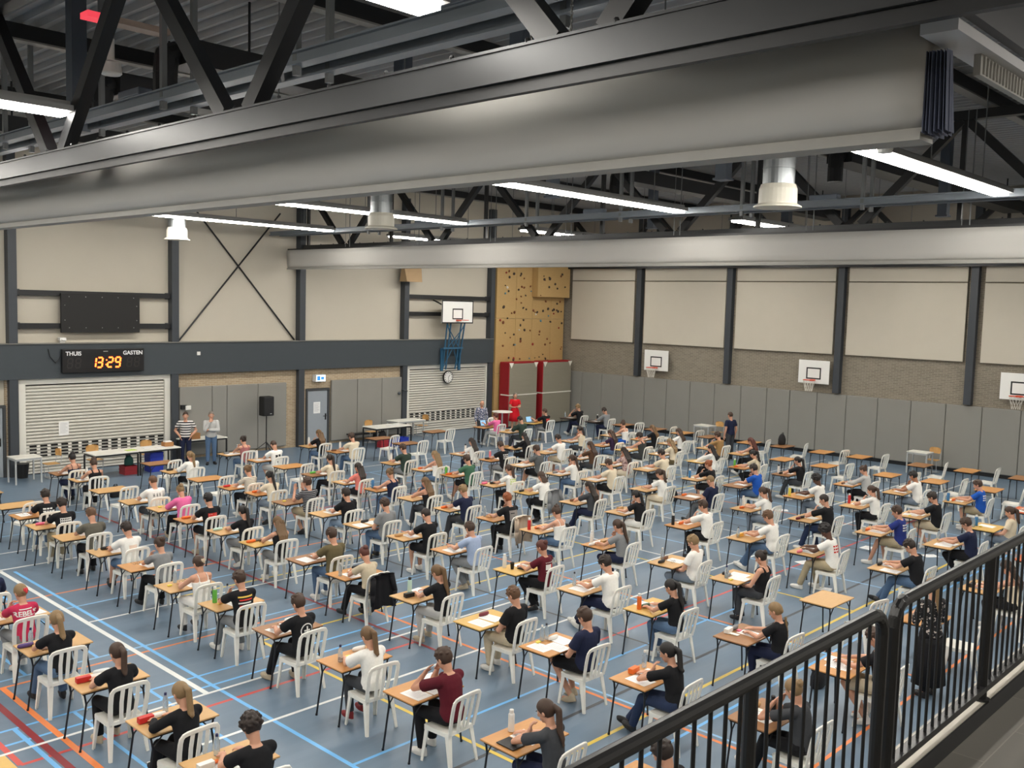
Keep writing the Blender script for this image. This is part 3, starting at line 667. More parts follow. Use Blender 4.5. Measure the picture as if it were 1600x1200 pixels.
# ------------------------------------------------------------------ tables and chairs along the walls
wtop = mat('white_table_top', (232, 230, 220), .45, var=.02); grl = mat('light_grey_tube', (186, 188, 188), .4, metal=.3); ply = woodmat('beech_ply', (216, 170, 108), (200, 152, 90), .45)
def table(name, x, y, lx, ly, h, legm, lab, rz=0.0, th=.03, topm=None):
    t = thing(name, (x, y, 0), lab, 'table', 'white topped tables at the walls', rz)
    m = MB(); m.bbox(-lx / 2, lx / 2, -ly / 2, ly / 2, h - th, h, .006); m.build('tabletop', topm or wtop, t)
    m = MB(); a, b = lx / 2 - .03, ly / 2 - .03
    for s in (-1, 1): m.box(-a, a, s * b - .02, s * b + .02, h - th - .05, h - th - .001); m.box(s * a - .02, s * a + .02, -b + .02, b - .02, h - th - .05, h - th - .001)
    m.build('apron', legm, t)
    for sx in (-1, 1):
        for sy in (-1, 1):
            m = MB(); m.box(sx * a - .02, sx * a + .02, sy * b - .02, sy * b + .02, 0, h - th - .05); m.build('leg', legm, t)
    return t
def woodchair(x, y, rz, lab):
    t = thing('school_chair', (x, y, 0), lab, 'chair', 'wooden school chairs', rz)
    m = MB(); m.bbox(-.2, .2, -.18, .2, .44, .455, .005); m.build('seat', ply, t)
    m = MB(); rings = []
    for zz, ww in ((.66, .15), (.69, .185), (.78, .195), (.84, .18), (.87, .13)):
        rings.append([(-ww, -.235 + .04 * (abs(-1)), zz), (-ww / 2, -.255, zz), (0, -.262, zz), (ww / 2, -.255, zz), (ww, -.195, zz), (ww, -.183, zz), (ww / 2, -.243, zz), (0, -.25, zz), (-ww / 2, -.243, zz), (-ww, -.183, zz)])
    m.loft(rings); m.build('backrest', ply, t, smooth=False)
    m = MB()
    for s in (-1, 1):
        m.tube([(s * .18, -.24, .72), (s * .18, -.18, .43), (s * .18, .17, .43), (s * .18, .12, .03), (s * .18, -.2, .012)], .012, 8)
    m.tube([(-.18, .12, .03), (.18, .12, .03)], .012, 8); m.tube([(-.18, -.2, .012), (.18, -.2, .012)], .012, 8)
    m.build('tube_frame', grl, t)
    return t
table('table', 12.4, 28.15, 1.35, .8, .76, black, 'long white table with black legs in front of left shutter, left half', .02)
table('table', 13.77, 28.18, 1.35, .8, .76, black, 'long white table with black legs in front of left shutter, right half', .02)
woodchair(12.2, 28.85, PI, 'wooden school chair behind the left end of the shutter table')
woodchair(13.9, 28.85, PI, 'wooden school chair behind the right end of the shutter table')
table('table', 15.95, 29.25, 1.5, .7, .76, black, 'white table behind the two standing persons at pads')
table('table', 23.0, 28.15, 1.75, .85, .76, black, 'white table with black frame left of right shutter')
table('table', 24.75, 29.15, 1.4, .7, .76, grl, 'smaller white table behind the black-framed one at right shutter')
woodchair(22.9, 29.0, PI, 'wooden school chair behind white table near the grey door')
woodchair(25.75, 29.3, PI / 2, 'wooden school chair at the left edge of right shutter')
table('school_desk', 10.15, 28.75, .75, .65, .76, grl, 'pale school desk at the far left under the shutter', .0)
woodchair(10.95, 28.9, PI / 2, 'wooden school chair facing the far left school desk')
for y, l in ((20.95, 'behind the person in navy'), (12.25, 'at the far right')):
    table('school_desk', 33.85, y, .6, .72, .76, grl, 'pale school desk by the end wall pads ' + l)
    woodchair(34.4, y - .25, PI / 2, 'wooden school chair at the end wall desk ' + l)
t = thing('standing_table', (28.4, 27.3, 0), 'small round white standing table beside the person in red', 'table')
m = MB(); m.lathe([(.02, 1.02), (.42, 1.02), (.43, 1.035), (.42, 1.05), (.02, 1.05)], n=28); m.build('tabletop', wtop, t)
m = MB(); m.cyl((0, 0, .03), (0, 0, 1.02), .03, n=12); m.build('column', grl, t)
m = MB(); m.lathe([(.02, 0), (.27, 0), (.26, .03), (.03, .05)], n=24); m.build('base', grl, t)
t = thing('bench', (22.9, 29.45, 0), 'low dark bench under the pads right of grey door', 'bench')
m = MB(); m.bbox(-.75, .75, -.14, .14, .3, .36, .01); m.build('seat', black, t)
for s in (-1, 1):
    m = MB(); m.box(s * .55 - .03, s * .55 + .03, -.12, .12, 0, .3); m.build('leg', black, t)
# crates, bags and boxes
def crate(x, y, z, sx, sy, sz, m_, lab):
    t = thing('crate', (x, y, z), lab, 'crate')
    m = MB(); k = .015
    m.box(-sx / 2, sx / 2, -sy / 2, sy / 2, 0, k)
    for a in ((-sx / 2, sx / 2, -sy / 2, -sy / 2 + k), (-sx / 2, sx / 2, sy / 2 - k, sy / 2), (-sx / 2, -sx / 2 + k, -sy / 2 + k, sy / 2 - k), (sx / 2 - k, sx / 2, -sy / 2 + k, sy / 2 - k)): m.box(*a, k, sz)
    m.build('shell', m_, t)
    m = MB()
    for zz in (sz - .03, sz * .5): m.box(-sx / 2 - .01, sx / 2 + .01, -sy / 2 - .012, -sy / 2, zz, zz + .025); m.box(-sx / 2 - .012, -sx / 2, -sy / 2, sy / 2, zz, zz + .025)
    m.build('rim_ribs', m_, t)
bluec = mat('crate_blue', (36, 60, 178), .5); redc = mat('crate_red', (160, 44, 52), .5)
crate(13.8, 28.3, 0, .42, .4, .3, bluec, 'blue crate under the left shutter table, bottom of two'); crate(13.8, 28.3, .31, .42, .4, .3, bluec, 'blue crate under the left shutter table, on top')
crate(13.0, 28.3, 0, .42, .4, .26, redc, 'dark red crate under the left shutter table')
crate(23.1, 27.95, 0, .4, .34, .3, bluec, 'blue crate at the right end of white table, left one'); crate(23.55, 27.95, 0, .4, .34, .3, bluec, 'blue crate at the right end of white table, right one')
crate(22.6, 27.95, 0, .36, .3, .28, redc, 'dark red crate beside blue crates near right shutter')
def bag(name, x, y, z, s, m_, lab, strapm):
    t = thing(name, (x, y, z), lab, 'bag'); m = MB()
    m.loft([[(math.cos(a) * rx * s, math.sin(a) * ry * s, zz * s) for a in [2 * PI * i / 14 for i in range(14)]] for rx, ry, zz in ((.17, .1, 0), (.2, .13, .04), (.2, .13, .22), (.16, .1, .34), (.08, .05, .42))]); m.build('body', m_, t, smooth=True)
    m = MB(); m.tube([(-.07 * s, -.0, .36 * s), (-.05 * s, -.02, .47 * s), (.05 * s, -.02, .47 * s), (.07 * s, 0, .36 * s)], .012, 6); m.build('strap', strapm, t); return t
bag('bag', 13.0, 28.3, .262, .7, mat('bag_green', (44, 92, 84), .8), 'dark green bag in the red crate under shutter table', black)
bag('bag', 22.6, 27.95, .282, .8, mat('bag_black', (26, 26, 28), .8), 'black bag on red crate near right shutter', black)
bag('backpack', 31.35, 16.2, .745, .9, mat('bag_black', (26, 26, 28), .8), 'black backpack lying on an empty desk by end wall', black)
m = MB(); m.lathe([(.14, 0), (.18, .4), (.19, .42), (.17, .42)], n=16); o = m.build('waste_bin', mat('bin_black', (24, 24, 25), .5), loc=(10.35, 29.5, 0)); tag(o, 'black waste bin under the far left school desk', 'bin')
cardb = mat('cardboard', (168, 120, 74), .8)
def smallbox(x, y, z, sx, sy, sz, m_, lab, cat='box', name='box', rz=0):
    m = MB(); m.bbox(-sx / 2, sx / 2, -sy / 2, sy / 2, 0, sz, min(sx, sy, sz) * .08); o = m.build(name, m_, loc=(x, y, z)); o.rotation_euler.z = rz; return tag(o, lab, cat)
smallbox(14.2, 28.2, .762, .3, .24, .13, cardb, 'brown box on the right end of the shutter table'); smallbox(14.2, 28.2, .893, .22, .16, .03, paperm, 'white paper stack on the brown box')
smallbox(15.6, 29.15, .762, .34, .26, .2, cardb, 'brown box on table behind the person in stripes'); smallbox(12.95, 28.05, .762, .3, .22, .012, mat('paper_green', (200, 222, 120), .8), 'pale green paper on the shutter table', 'paper', 'paper_sheet')
for i, (x, y) in enumerate(((13.55, 28.2), (13.9, 28.05), (22.6, 28.2), (23.1, 28.1), (23.5, 28.25), (16.15, 29.2))):
    smallbox(x, y, .762, .3, .21, .008, paperm, 'white paper on %s, %s from the left' % ('the shutter table' if i < 2 else 'the white table by the door' if i < 5 else 'table behind standing persons', ORD[(i if i < 2 else i - 2) + 1] if i < 5 else 'second'), 'paper', 'paper_sheet', .1 * i)
# loudspeaker
t = thing('speaker_stand', (18.35, 29.15, 0), 'black tripod stand carrying loudspeaker at grey pads', 'stand')
m = MB(); m.cyl((0, 0, .12), (0, 0, 1.35), .02, n=10); m.build('pole', black, t)
for k in range(3):
    a = k * 2 * PI / 3 + .4; m = MB(); m.beam((0, 0, .42), (math.cos(a) * .5, math.sin(a) * .5, .012), .025, .02); m.build('leg', black, t)
t = thing('loudspeaker', (18.35, 29.15, 1.352), 'black loudspeaker on a stand in front of grey pads', 'loudspeaker')
m = MB(); m.bbox(-.21, .21, -.17, .17, 0, .68, .03); m.build('cabinet', mat('speaker_black', (20, 20, 21), .6), t)
m = MB(); m.bbox(-.185, .185, -.183, -.17, .06, .65, .005); gr_ = m.build('grille', mat('grille_black', (30, 30, 31), .8), t)
m = MB(); m.box(.03, .1, -.188, -.183, .07, .09); m.build('badge', grl, gr_)

# ------------------------------------------------------------------ people
def remesh(mb, voxel, it=4, name='m', fac=.5):
    me = mb.mesh(name); o = bpy.data.objects.new('tmp', me); COL.objects.link(o)
    r = o.modifiers.new('r', 'REMESH'); r.mode = 'VOXEL'; r.voxel_size = voxel; r.use_smooth_shade = True
    s = o.modifiers.new('s', 'SMOOTH'); s.factor = fac; s.iterations = it
    dg = bpy.context.evaluated_depsgraph_get()
    out = bpy.data.meshes.new_from_object(o.evaluated_get(dg)); out.name = name
    bpy.data.objects.remove(o); bpy.data.meshes.remove(me)
    out.materials.clear(); out.materials.append(None)
    out.polygons.foreach_set('use_smooth', [True] * len(out.polygons))
    return out
def limb(mb, pts, rad, n=12, caps=True):
    for i in range(len(pts) - 1): mb.cyl(pts[i], pts[i + 1], rad[i], rad[i + 1], n)
    for i, p in enumerate(pts):
        if caps or 0 < i < len(pts) - 1: mb.ell(p, (rad[i],) * 3, n, 8)

HS = 1.08
def rotx(a): return M.Rotation(a, 3, 'X')
def headrot(pitch, yaw, roll=0): return M.Rotation(yaw, 3, 'Z') @ M.Rotation(roll, 3, 'Y') @ M.Rotation(-pitch, 3, 'X')

# joints of a pose: P pelvis, N neck base, H head centre, Rm head turn, arms and legs as left (x<0) and right
def seated(upper, legs):
    J = {}
    lean, pit, yaw = {'w': (.30, .62, .05), 'W': (.42, .85, -.1), 'v': (.20, .45, .12), 'h': (.36, .42, .18), 'i': (.36, .5, -.12), 'H': (.36, .5, 0), 'b': (-.04, .5, .05), 'c': (.1, .25, .2), 'l': (.25, .2, .35)}[upper]
    lean *= .45 if lean > .15 else 1
    J['lean'] = lean
    P = V((0, -.06, .562)); J['P'] = P
    def sp(t): a = lean * (.5 + .5 * t); return P + V((0, math.sin(a) * .5 * t, math.cos(a) * .5 * t))
    J['sp'] = sp; N = sp(1.0); J['N'] = N
    J['Rm'] = headrot(pit, yaw); J['H'] = N + V((0, .05 + .06 * lean, .155)) + V((0, .02, -.01)) * pit
    sh = sp(.9) + V((0, -.005, 0))
    S = [sh + V((s * .168, 0, -.012)) for s in (-1, 1)]; J['S'] = S
    D = .805
    E = {}; W = {}; hd = {}; hn = {}; cu = {}
    def desk(i, s, reach=.46, wx=.12):
        E[i] = V((s * .255, .225, .83)); W[i] = V((s * wx, reach, D)); hd[i] = V((-s * .35, .93, -.06)).normalized(); hn[i] = V((0, 0, 1)); cu[i] = .5
    desk(0, -1); desk(1, 1)
    if upper == 'W': desk(0, -1, .42, .06); desk(1, 1, .5, .13)
    if upper == 'v': desk(0, -1, .4, .14); desk(1, 1, .47, .1); E[0] = V((-.27, .17, .82)); E[1] = V((.27, .17, .82))
    def chin(i, s):
        E[i] = V((s * .15, .42, .8)); c = J['H'] + J['Rm'] @ V((s * .075, .075, -.115)); d = (c - E[i]).normalized(); W[i] = E[i] + d * min(.25, (c - E[i]).length - .01); hd[i] = V((-s * .25, -.1, .95)).normalized(); hn[i] = V((s * .6, .7, 0)).normalized(); cu[i] = 1.1
    if upper == 'h': chin(0, -1)
    if upper == 'i': chin(1, 1)
    if upper == 'H':
        for i, s in ((0, -1), (1, 1)):
            E[i] = V((s * .16, .43, .8)); c = J['H'] + J['Rm'] @ V((s * .07, .1, .02)); W[i] = E[i] + (c - E[i]).normalized() * .24; hd[i] = (c + V((-s * .03, -.01, .05)) - W[i]).normalized(); hn[i] = V((s * .3, .9, 0)).normalized(); cu[i] = .35
    if upper == 'b':
        for i, s in ((0, -1), (1, 1)): E[i] = V((s * .26, .02, .73)); W[i] = V((s * .1, .2, .655)); hd[i] = V((-s * .75, .6, -.1)).normalized(); hn[i] = V((0, -.2, 1)).normalized(); cu[i] = .6
    if upper == 'c':
        for i, s in ((0, -1), (1, 1)): E[i] = V((s * .24, .24, .80)); W[i] = V((s * .12, .38, 1.0)); hd[i] = V((-s * .2, .2, .95)).normalized(); hn[i] = V((0, 1, 0)); cu[i] = .3
    if upper == 'l':
        E[0] = V((-.2, .36, .81)); W[0] = V((-.17, .52, .88)); hd[0] = V((.1, .8, .3)).normalized()
    J.update(E=E, W=W, hd=hd, hn=hn, cu=cu)
    hip = []; K = []; A = []; toe = []
    for s in (-1, 1):
        hip.append(P + V((s * .085, .01, -.005)))
        if legs == 'n': K.append(V((s * .125, .37, .535))); A.append(V((s * .135, .34 + .05 * s, .085))); toe.append(V((s * .1, 1, 0)).normalized())
        if legs == 'x': K.append(V((s * .10, .39, .53))); A.append(V((s * .06, .62 + .07 * s, .085))); toe.append(V((-s * .15, 1, .25)).normalized())
        if legs == 'k': K.append(V((s * .13, .41, .525))); A.append(V((s * .09, .17 + .06 * s, .10))); toe.append(V((s * .1, 1, -.35)).normalized())
        if legs == 'f': K.append(V((s * .14, .37, .535))); A.append(V((s * .15, .52 - .22 * (s > 0), .085))); toe.append(V((s * .15, 1, .05)).normalized())
    J.update(hip=hip, K=K, A=A, toe=toe)
    return J
def standing(kind):
    J = {}; lean = .03; P = V((0, 0, .95)); J['lean'] = lean; J['P'] = P
    def sp(t): return P + V((0, math.sin(lean) * .5 * t, math.cos(lean) * .5 * t))
    J['sp'] = sp; N = sp(1.0); J['N'] = N
    pit, yaw = {'hip': (.15, .1), 'chin': (.1, 0), 'down': (.55, 0), 'back': (.25, 0), 'hold': (.1, .1), 'look': (.35, -.2)}[kind]
    J['Rm'] = headrot(pit, yaw); J['H'] = N + V((0, .035, .17)); S = [sp(.9) + V((s * .185, 0, 0)) for s in (-1, 1)]; J['S'] = S
    E = {}; W = {}; hd = {}; hn = {}; cu = {}
    for i, s in ((0, -1), (1, 1)):
        E[i] = S[i] + V((s * .07, -.04, -.28)); W[i] = E[i] + V((s * .0, .07, -.24)); hd[i] = V((0, .15, -.98)).normalized(); hn[i] = V((s, 0, 0)); cu[i] = .4
    if kind == 'hip':
        for i, s in ((0, -1), (1, 1)): E[i] = S[i] + V((s * .14, -.06, -.26)); W[i] = V((s * .17, .08, .97)); hd[i] = V((-s * .3, .5, -.8)).normalized()
    if kind == 'chin':
        E[0] = S[0] + V((-.02, .14, -.25)); W[0] = V((.1, .2, 1.17)); hd[0] = V((1, -.1, .1)).normalized(); hn[0] = V((0, 1, .2)).normalized()
        E[1] = S[1] + V((.02, .16, -.24)); W[1] = V((.07, .17, 1.42)); hd[1] = V((-.5, -.2, .8)).normalized(); hn[1] = V((0, 1, 0)); cu[1] = 1.0
    if kind in ('hold', 'look'):
        E[0] = S[0] + V((-.04, .05, -.27)); W[0] = V((-.08, .27, 1.14)); hd[0] = V((.6, .6, .2)).normalized(); hn[0] = V((0, -.3, 1)).normalized(); cu[0] = .8
        E[1] = S[1] + V((.04, .05, -.27)); W[1] = V((.1, .25, 1.12)); hd[1] = V((-.6, .6, .2)).normalized(); hn[1] = V((0, -.3, 1)).normalized(); cu[1] = .8
    J.update(E=E, W=W, hd=hd, hn=hn, cu=cu)
    J.update(hip=[P + V((s * .09, 0, -.02)) for s in (-1, 1)], K=[V((s * .1, .02, .5)) for s in (-1, 1)], A=[V((s * .11, -.02 + .04 * s, .085)) for s in (-1, 1)], toe=[V((s * .25, 1, 0)).normalized() for s in (-1, 1)])
    return J

TR = ((-.13, .12, .095), (-.04, .165, .12), (.1, .16, .118), (.3, .138, .1), (.5, .145, .105), (.7, .16, .112), (.86, .155, .1), (.95, .11, .08), (1.0, .07, .065))
def torso(mb, J, inf, t0, t1, sx=1.0, n=18):
    rings = []
    ts = sorted(set([t0, t1] + [t for t, _, _ in TR if t0 < t < t1]))
    for t in ts:
        for (a, ra, qa), (b, rb, qb) in zip(TR[:-1], TR[1:]):
            if a <= t <= b:
                k = (t - a) / (b - a); rx = ra + (rb - ra) * k; ry = qa + (qb - qa) * k
        d = (J['sp'](t + .02) - J['sp'](t - .02)).normalized(); f = V((1, 0, 0)).cross(d).normalized() * -1
        c = J['sp'](t)
        rings.append([c + V((math.cos(a) * (rx * sx + inf), 0, 0)) + f * (math.sin(a) * (ry + inf)) for a in [2 * PI * i / n for i in range(n)]])
    mb.loft(rings)
def hand(mb, W, d, n, curl, side, k=1.0):
    d = d.normalized(); n = (n - d * n.dot(d)).normalized(); s = d.cross(n).normalized()
    Rm = M((s, d, n)).transposed()
    mb.ell(W + d * .045, (.04, .055, .017), 12, 8, R=Rm); mb.cyl(W - d * .02, W + d * .04, .026, .03, 10)
    for q, (o, L) in enumerate(((-.03, .066), (-.01, .078), (.01, .074), (.03, .058))):
        o *= -side; p = W + d * (.088 - abs(o) * .2) + s * o
        a = curl * .45; d1 = (d * math.cos(a) - n * math.sin(a) + s * o * 1.5).normalized(); q1 = p + d1 * L * .55
        a = curl * 1.3; d2 = (d * math.cos(a) - n * math.sin(a)).normalized(); q2 = q1 + d2 * L * .5
        limb(mb, [p - d1 * .015, q1, q2], [.0105, .0098, .0088], 8)
    p = W + d * .02 + s * (-side) * -.03; dt = (d * .75 + s * side * .62 - n * .25).normalized(); p1 = p + dt * .04; p2 = p1 + (d * .9 + s * side * .15 - n * .3).normalized() * .03
    limb(mb, [p, p1, p2], [.013, .0115, .0095], 8)
def headparts(mb, J):
    H, Rm = J['H'], J['Rm'] * HS
    def q(x, y, z): return H + Rm @ V((x, y, z))
    mb.ell(q(0, -.008, .02), (.077, .095, .098), 18, 12, R=Rm); mb.ell(q(0, .022, -.045), (.06, .065, .07), 14, 10, R=Rm); mb.ell(q(0, .058, -.085), (.028, .026, .024), 10, 6, R=Rm)
    mb.ell(q(0, .07, .0), (.05, .02, .05), 10, 6, R=Rm)
    mb.cyl(q(0, .088, .012), q(0, .108, -.026), .008, .015, 8); mb.ell(q(0, .101, -.027), (.016, .014, .011), 8, 6, R=Rm)
    for s in (-1, 1):
        mb.ell(q(s * .079, -.008, -.005), (.011, .02, .033), 10, 6, R=Rm @ M.Rotation(s * .35, 3, 'Z'))
    mb.cyl(J['N'] + V((0, -.015, -.06)), q(0, -.025, -.05), .058, .05, 14)
BODY = {}
def body_mesh(key, J, female):
    k = (key, female)
    if k in BODY: return BODY[k]
    mb = MB(); g = .92 if female else 1.0
    torso(mb, J, 0, -.13, 1.0, g)
    for i, s in ((0, -1), (1, 1)):
        S = V((J['S'][i].x * g, J['S'][i].y, J['S'][i].z)); E, W = J['E'][i], J['W'][i]
        limb(mb, [J['N'] + V((s * .05, -.01, -.05)), S], [.06, .056 * g])
        limb(mb, [S, S.lerp(E, .45), E, E.lerp(W, .35), W], [.054 * g, .049 * g, .039 * g, .04 * g, .027])
        hand(mb, W, J['hd'][i], J['hn'][i], J['cu'][i], s)
        hip, K, A = J['hip'][i], J['K'][i], J['A'][i]
        limb(mb, [hip, hip.lerp(K, .5), K, K.lerp(A, .3), A], [.088, .075, .056, .054, .036])
        mb.ell(A + J['toe'][i] * .07 + V((0, 0, -.035)), (.035, .09, .03), 10, 6, R=M.Rotation(math.atan2(-J['toe'][i].x, J['toe'][i].y), 3, 'Z'))
    headparts(mb, J)
    BODY[k] = remesh(mb, .0085, 3, 'body'); return BODY[k]
CL = {}
def top_mesh(key, J, sleeve, female):
    k = (key, sleeve, female)
    if k in CL: return CL[k]
    mb = MB(); g = .92 if female else 1.0
    inf = {'sweat': .028, 'loose': .03, 'long': .018}.get(sleeve, .016)
    t1 = {'strap': .72, 'tank': .84, 'vest': .9}.get(sleeve, .965)
    torso(mb, J, inf, -.1 if sleeve != 'strap' else -.02, t1, g)
    for i, s in ((0, -1), (1, 1)):
        S = V((J['S'][i].x * g, J['S'][i].y, J['S'][i].z)); E, W = J['E'][i], J['W'][i]
        if sleeve in ('tank', 'strap', 'vest'):
            a, r = (.085, .02) if sleeve != 'strap' else (.08, .011)
            d = (J['sp'](.9) - J['sp'](.7)).normalized(); f = V((0, d.z, -d.y))
            pts = [J['sp'](t1 - .05) + V((s * a, 0, 0)) + f * .105, J['sp'](.98) + V((s * a, 0, 0)) + f * .03, J['sp'](.98) + V((s * a, 0, 0)) - f * .045, J['sp'](.86) + V((s * a, 0, 0)) - f * .1, J['sp'](t1 - .06) + V((s * a, 0, 0)) - f * .112]
            limb(mb, pts, [r] * 5, 8)
        else:
            limb(mb, [J['N'] + V((s * .06, -.01, -.055)), S], [.07, .05 * g + inf])
            if sleeve in ('long', 'sweat'):
                limb(mb, [S, S.lerp(E, .5), E, E.lerp(W, .9)], [.052 * g + inf, .05 * g + inf, .044 + inf, .034 + inf * .6])
            else:
                q = .62 if sleeve != 'loose' else .8
                mb.cyl(S, S.lerp(E, q), .051 * g + inf, .054 * g + inf * 1.3, 14); mb.ell(S, (.051 * g + inf,) * 3, 12, 8)
    CL[k] = remesh(mb, .011, 7, 'top'); return CL[k]
def bottom_mesh(key, J, kind, female):
    k = ('b', key, kind, female)
    if k in CL: return CL[k]
    mb = MB(); torso(mb, J, .014, -.13, .12, .95 if female else 1.0)
    for i, s in ((0, -1), (1, 1)):
        hip, K, A = J['hip'][i], J['K'][i], J['A'][i]
        if kind == 'shorts':
            limb(mb, [hip, hip.lerp(K, .5)], [.1, .092]); mb.cyl(hip.lerp(K, .5), hip.lerp(K, .93), .092, .088, 14)
        else:
            limb(mb, [hip, hip.lerp(K, .5), K], [.1, .086, .069])
            end = A + V((0, 0, .015)); wd = .078 if kind == 'wide' else .058
            mb.cyl(K, K.lerp(end, .4), .069, .066 if kind != 'wide' else .075, 14); mb.cyl(K.lerp(end, .4), end, .066 if kind != 'wide' else .075, wd, 14)
    CL[k] = remesh(mb, .012, 3, 'bottoms'); return CL[k]
def shoe_mesh(key, J, i):
    k = ('s', key, i)
    if k in CL: return CL[k]
    mb = MB(); A = J['A'][i]; t = J['toe'][i]
    R = M.Rotation(math.atan2(-t.x, t.y), 3, 'Z') @ M.Rotation(math.asin(max(-1, min(1, t.z))), 3, 'X')
    def q(x, y, z): return A + R @ V((x, y, z))
    mb.ell(q(0, .055, -.035), (.045, .13, .035), 14, 8, R=R); mb.ell(q(0, -.01, -.02), (.042, .055, .06), 12, 8, R=R); mb.ell(q(0, .11, -.045), (.047, .075, .03), 12, 8, R=R)
    for a, b, ww in ((-.055, .17, .04),):
        mb.loft([[q(math.cos(u) * .042, .05 + math.sin(u) * .125, z) for u in [2 * PI * j / 14 for j in range(14)]] for z in (-.083, -.05)])
    me = remesh(mb, .009, 2, 'shoe'); CL[k] = me; return me
def cap(mb, J, r, c, n_, p_, zcut=-.09):
    H, Rm = J['H'], J['Rm'] * HS
    bm = bmesh.new(); bmesh.ops.create_uvsphere(bm, u_segments=24, v_segments=16, radius=1)
    for v in bm.verts: v.co = V((v.co.x * r[0] + c[0], v.co.y * r[1] + c[1], v.co.z * r[2] + c[2]))
    for co, no in ((p_, n_), ((0, 0, zcut), (0, 0, -1))):
        g = bm.verts[:] + bm.edges[:] + bm.faces[:]
        bmesh.ops.bisect_plane(bm, geom=g, plane_co=co, plane_no=no, clear_outer=True)
        bmesh.ops.holes_fill(bm, edges=[e for e in bm.edges if e.is_boundary], sides=0)
    for v in bm.verts: v.co = H + Rm @ v.co
    mb.addbm(bm)
HAIR = {}
def hair_mesh(key, J, style):
    k = (key, style)
    if k in HAIR: return HAIR[k]
    mb = MB(); H, Rm = J['H'], J['Rm'] * HS; r_ = random.Random(len(HAIR) * 7 + 3)
    def q(x, y, z): return H + Rm @ V((x, y, z))
    fn = (0, .80, -.60)
    if style == 'crop': cap(mb, J, (.082, .101, .1), (0, -.01, .028), fn, (0, .052, .045), -.055)
    elif style == 'short':
        cap(mb, J, (.088, .108, .108), (0, -.01, .03), fn, (0, .06, .045), -.06)
        for i in range(22):
            a = r_.uniform(0, 2 * PI); e = r_.uniform(.1, 1.3); p = (math.cos(a) * math.cos(e) * .078, -.01 + math.sin(a) * math.cos(e) * .095, .035 + math.sin(e) * .095)
            if p[1] < .06 or p[2] > .07: mb.ell(q(*p), (.024, .03, .018), 8, 6, R=Rm @ M.Rotation(r_.uniform(0, 3), 3, 'Z'))
    elif style == 'curly':
        cap(mb, J, (.094, .112, .11), (0, -.014, .034), fn, (0, .058, .045), -.05)
        for i in range(90):
            a = r_.uniform(0, 2 * PI); e = r_.uniform(-.35, 1.5); p = (math.cos(a) * math.cos(e) * .098, -.016 + math.sin(a) * math.cos(e) * .115, .036 + math.sin(e) * .115)
            if p[1] < .045 or p[2] > .08: mb.ell(q(*p), (.02, .02, .02), 8, 6)
    else: cap(mb, J, (.086, .106, .107), (0, -.012, .028), fn, (0, .055, .05), -.07 if style not in ('long', 'bob', 'hood') else -.095)
    back = V((0, -1, 0)); dn = V((0, .0, -1))
    N = J['N']; d = (J['sp'](.9) - J['sp'](.6)).normalized(); bk = V((0, -d.z, d.y))
    def B(t, off, x=0): return J['sp'](t) + bk * off + V((x, 0, 0))
    if style in ('long', 'hood', 'bob'):
        w0 = .088 if style != 'hood' else .1
        e = {'long': .52, 'hood': .45, 'bob': .93}[style]
        rings = []
        for c, ww, tt in ((q(0, -.03, .03), w0, .07), (q(0, -.055, -.06), w0 + .004, .058), (N + V((0, -.075, .02)), w0 + .012, .05), (B(.85, .125), .1, .032), (B(.68, .142), .095, .026), (B(e, .14), .07, .018)):
            if style == 'bob' and ww == .1: break
            rings.append([c + V((math.cos(a) * ww, 0, 0)) + V((0, math.sin(a) * tt, 0)) for a in [2 * PI * i / 16 for i in range(16)]])
        mb.loft(rings)
        if style == 'long':
            for i in range(11): x = -.085 + i * .017; o_ = r_.uniform(-.012, .012); limb(mb, [q(x, -.085 + o_, .0), N + V((x * 1.2, -.1 + o_, 0)), B(.8, .15 + o_, x * 1.1), B(e + r_.uniform(-.06, .08), .15 + o_, x * .95 + r_.uniform(-.01, .01))], [.016, .017, .015, .005], 8)
    if style in ('pony', 'longpony'):
        mb.ell(q(0, -.105, .035), (.03, .03, .03)); e = .80 if style == 'pony' else .55
        limb(mb, [q(0, -.12, .035), q(0, -.155, -.02), N + V((0, -.135, -.01)), B(.5 * (e + .95), .155), B(e, .148)], [.028, .038, .038, .028, .006])
        limb(mb, [q(0.012, -.13, .02), N + V((.02, -.135, -.02)), B(e + .04, .15, .02)], [.02, .025, .01])
    if style == 'braid':
        mb.ell(q(0, -.09, -.02), (.04, .03, .04))
        for i in range(7): mb.ell(N + V((0.03 + .004 * i, -.10 - .006 * i, .07 - .045 * i)), (.024 - .0015 * i, .022 - .0015 * i, .03), 10, 6)
    if style in ('bun', 'bunclip', 'clip'):
        z = .06 if style == 'bun' else -.0
        mb.ell(q(0, -.115, z), (.048, .036, .045), R=Rm)
        for i in range(6): a = i * 1.05; mb.ell(q(math.cos(a) * .03, -.125, z + math.sin(a) * .03), (.022, .018, .02), 8, 6)
    if style == 'updo':
        mb.ell(q(0, -.075, .105), (.055, .05, .045))
        for i in range(8): a = i * .8; mb.ell(q(math.cos(a) * .04, -.08 + .02 * math.sin(3 * a), .11 + math.sin(a) * .03), (.025, .022, .022), 8, 6)
    HAIR[k] = remesh(mb, .0075, 2, 'hair'); return HAIR[k]
FACE = {}
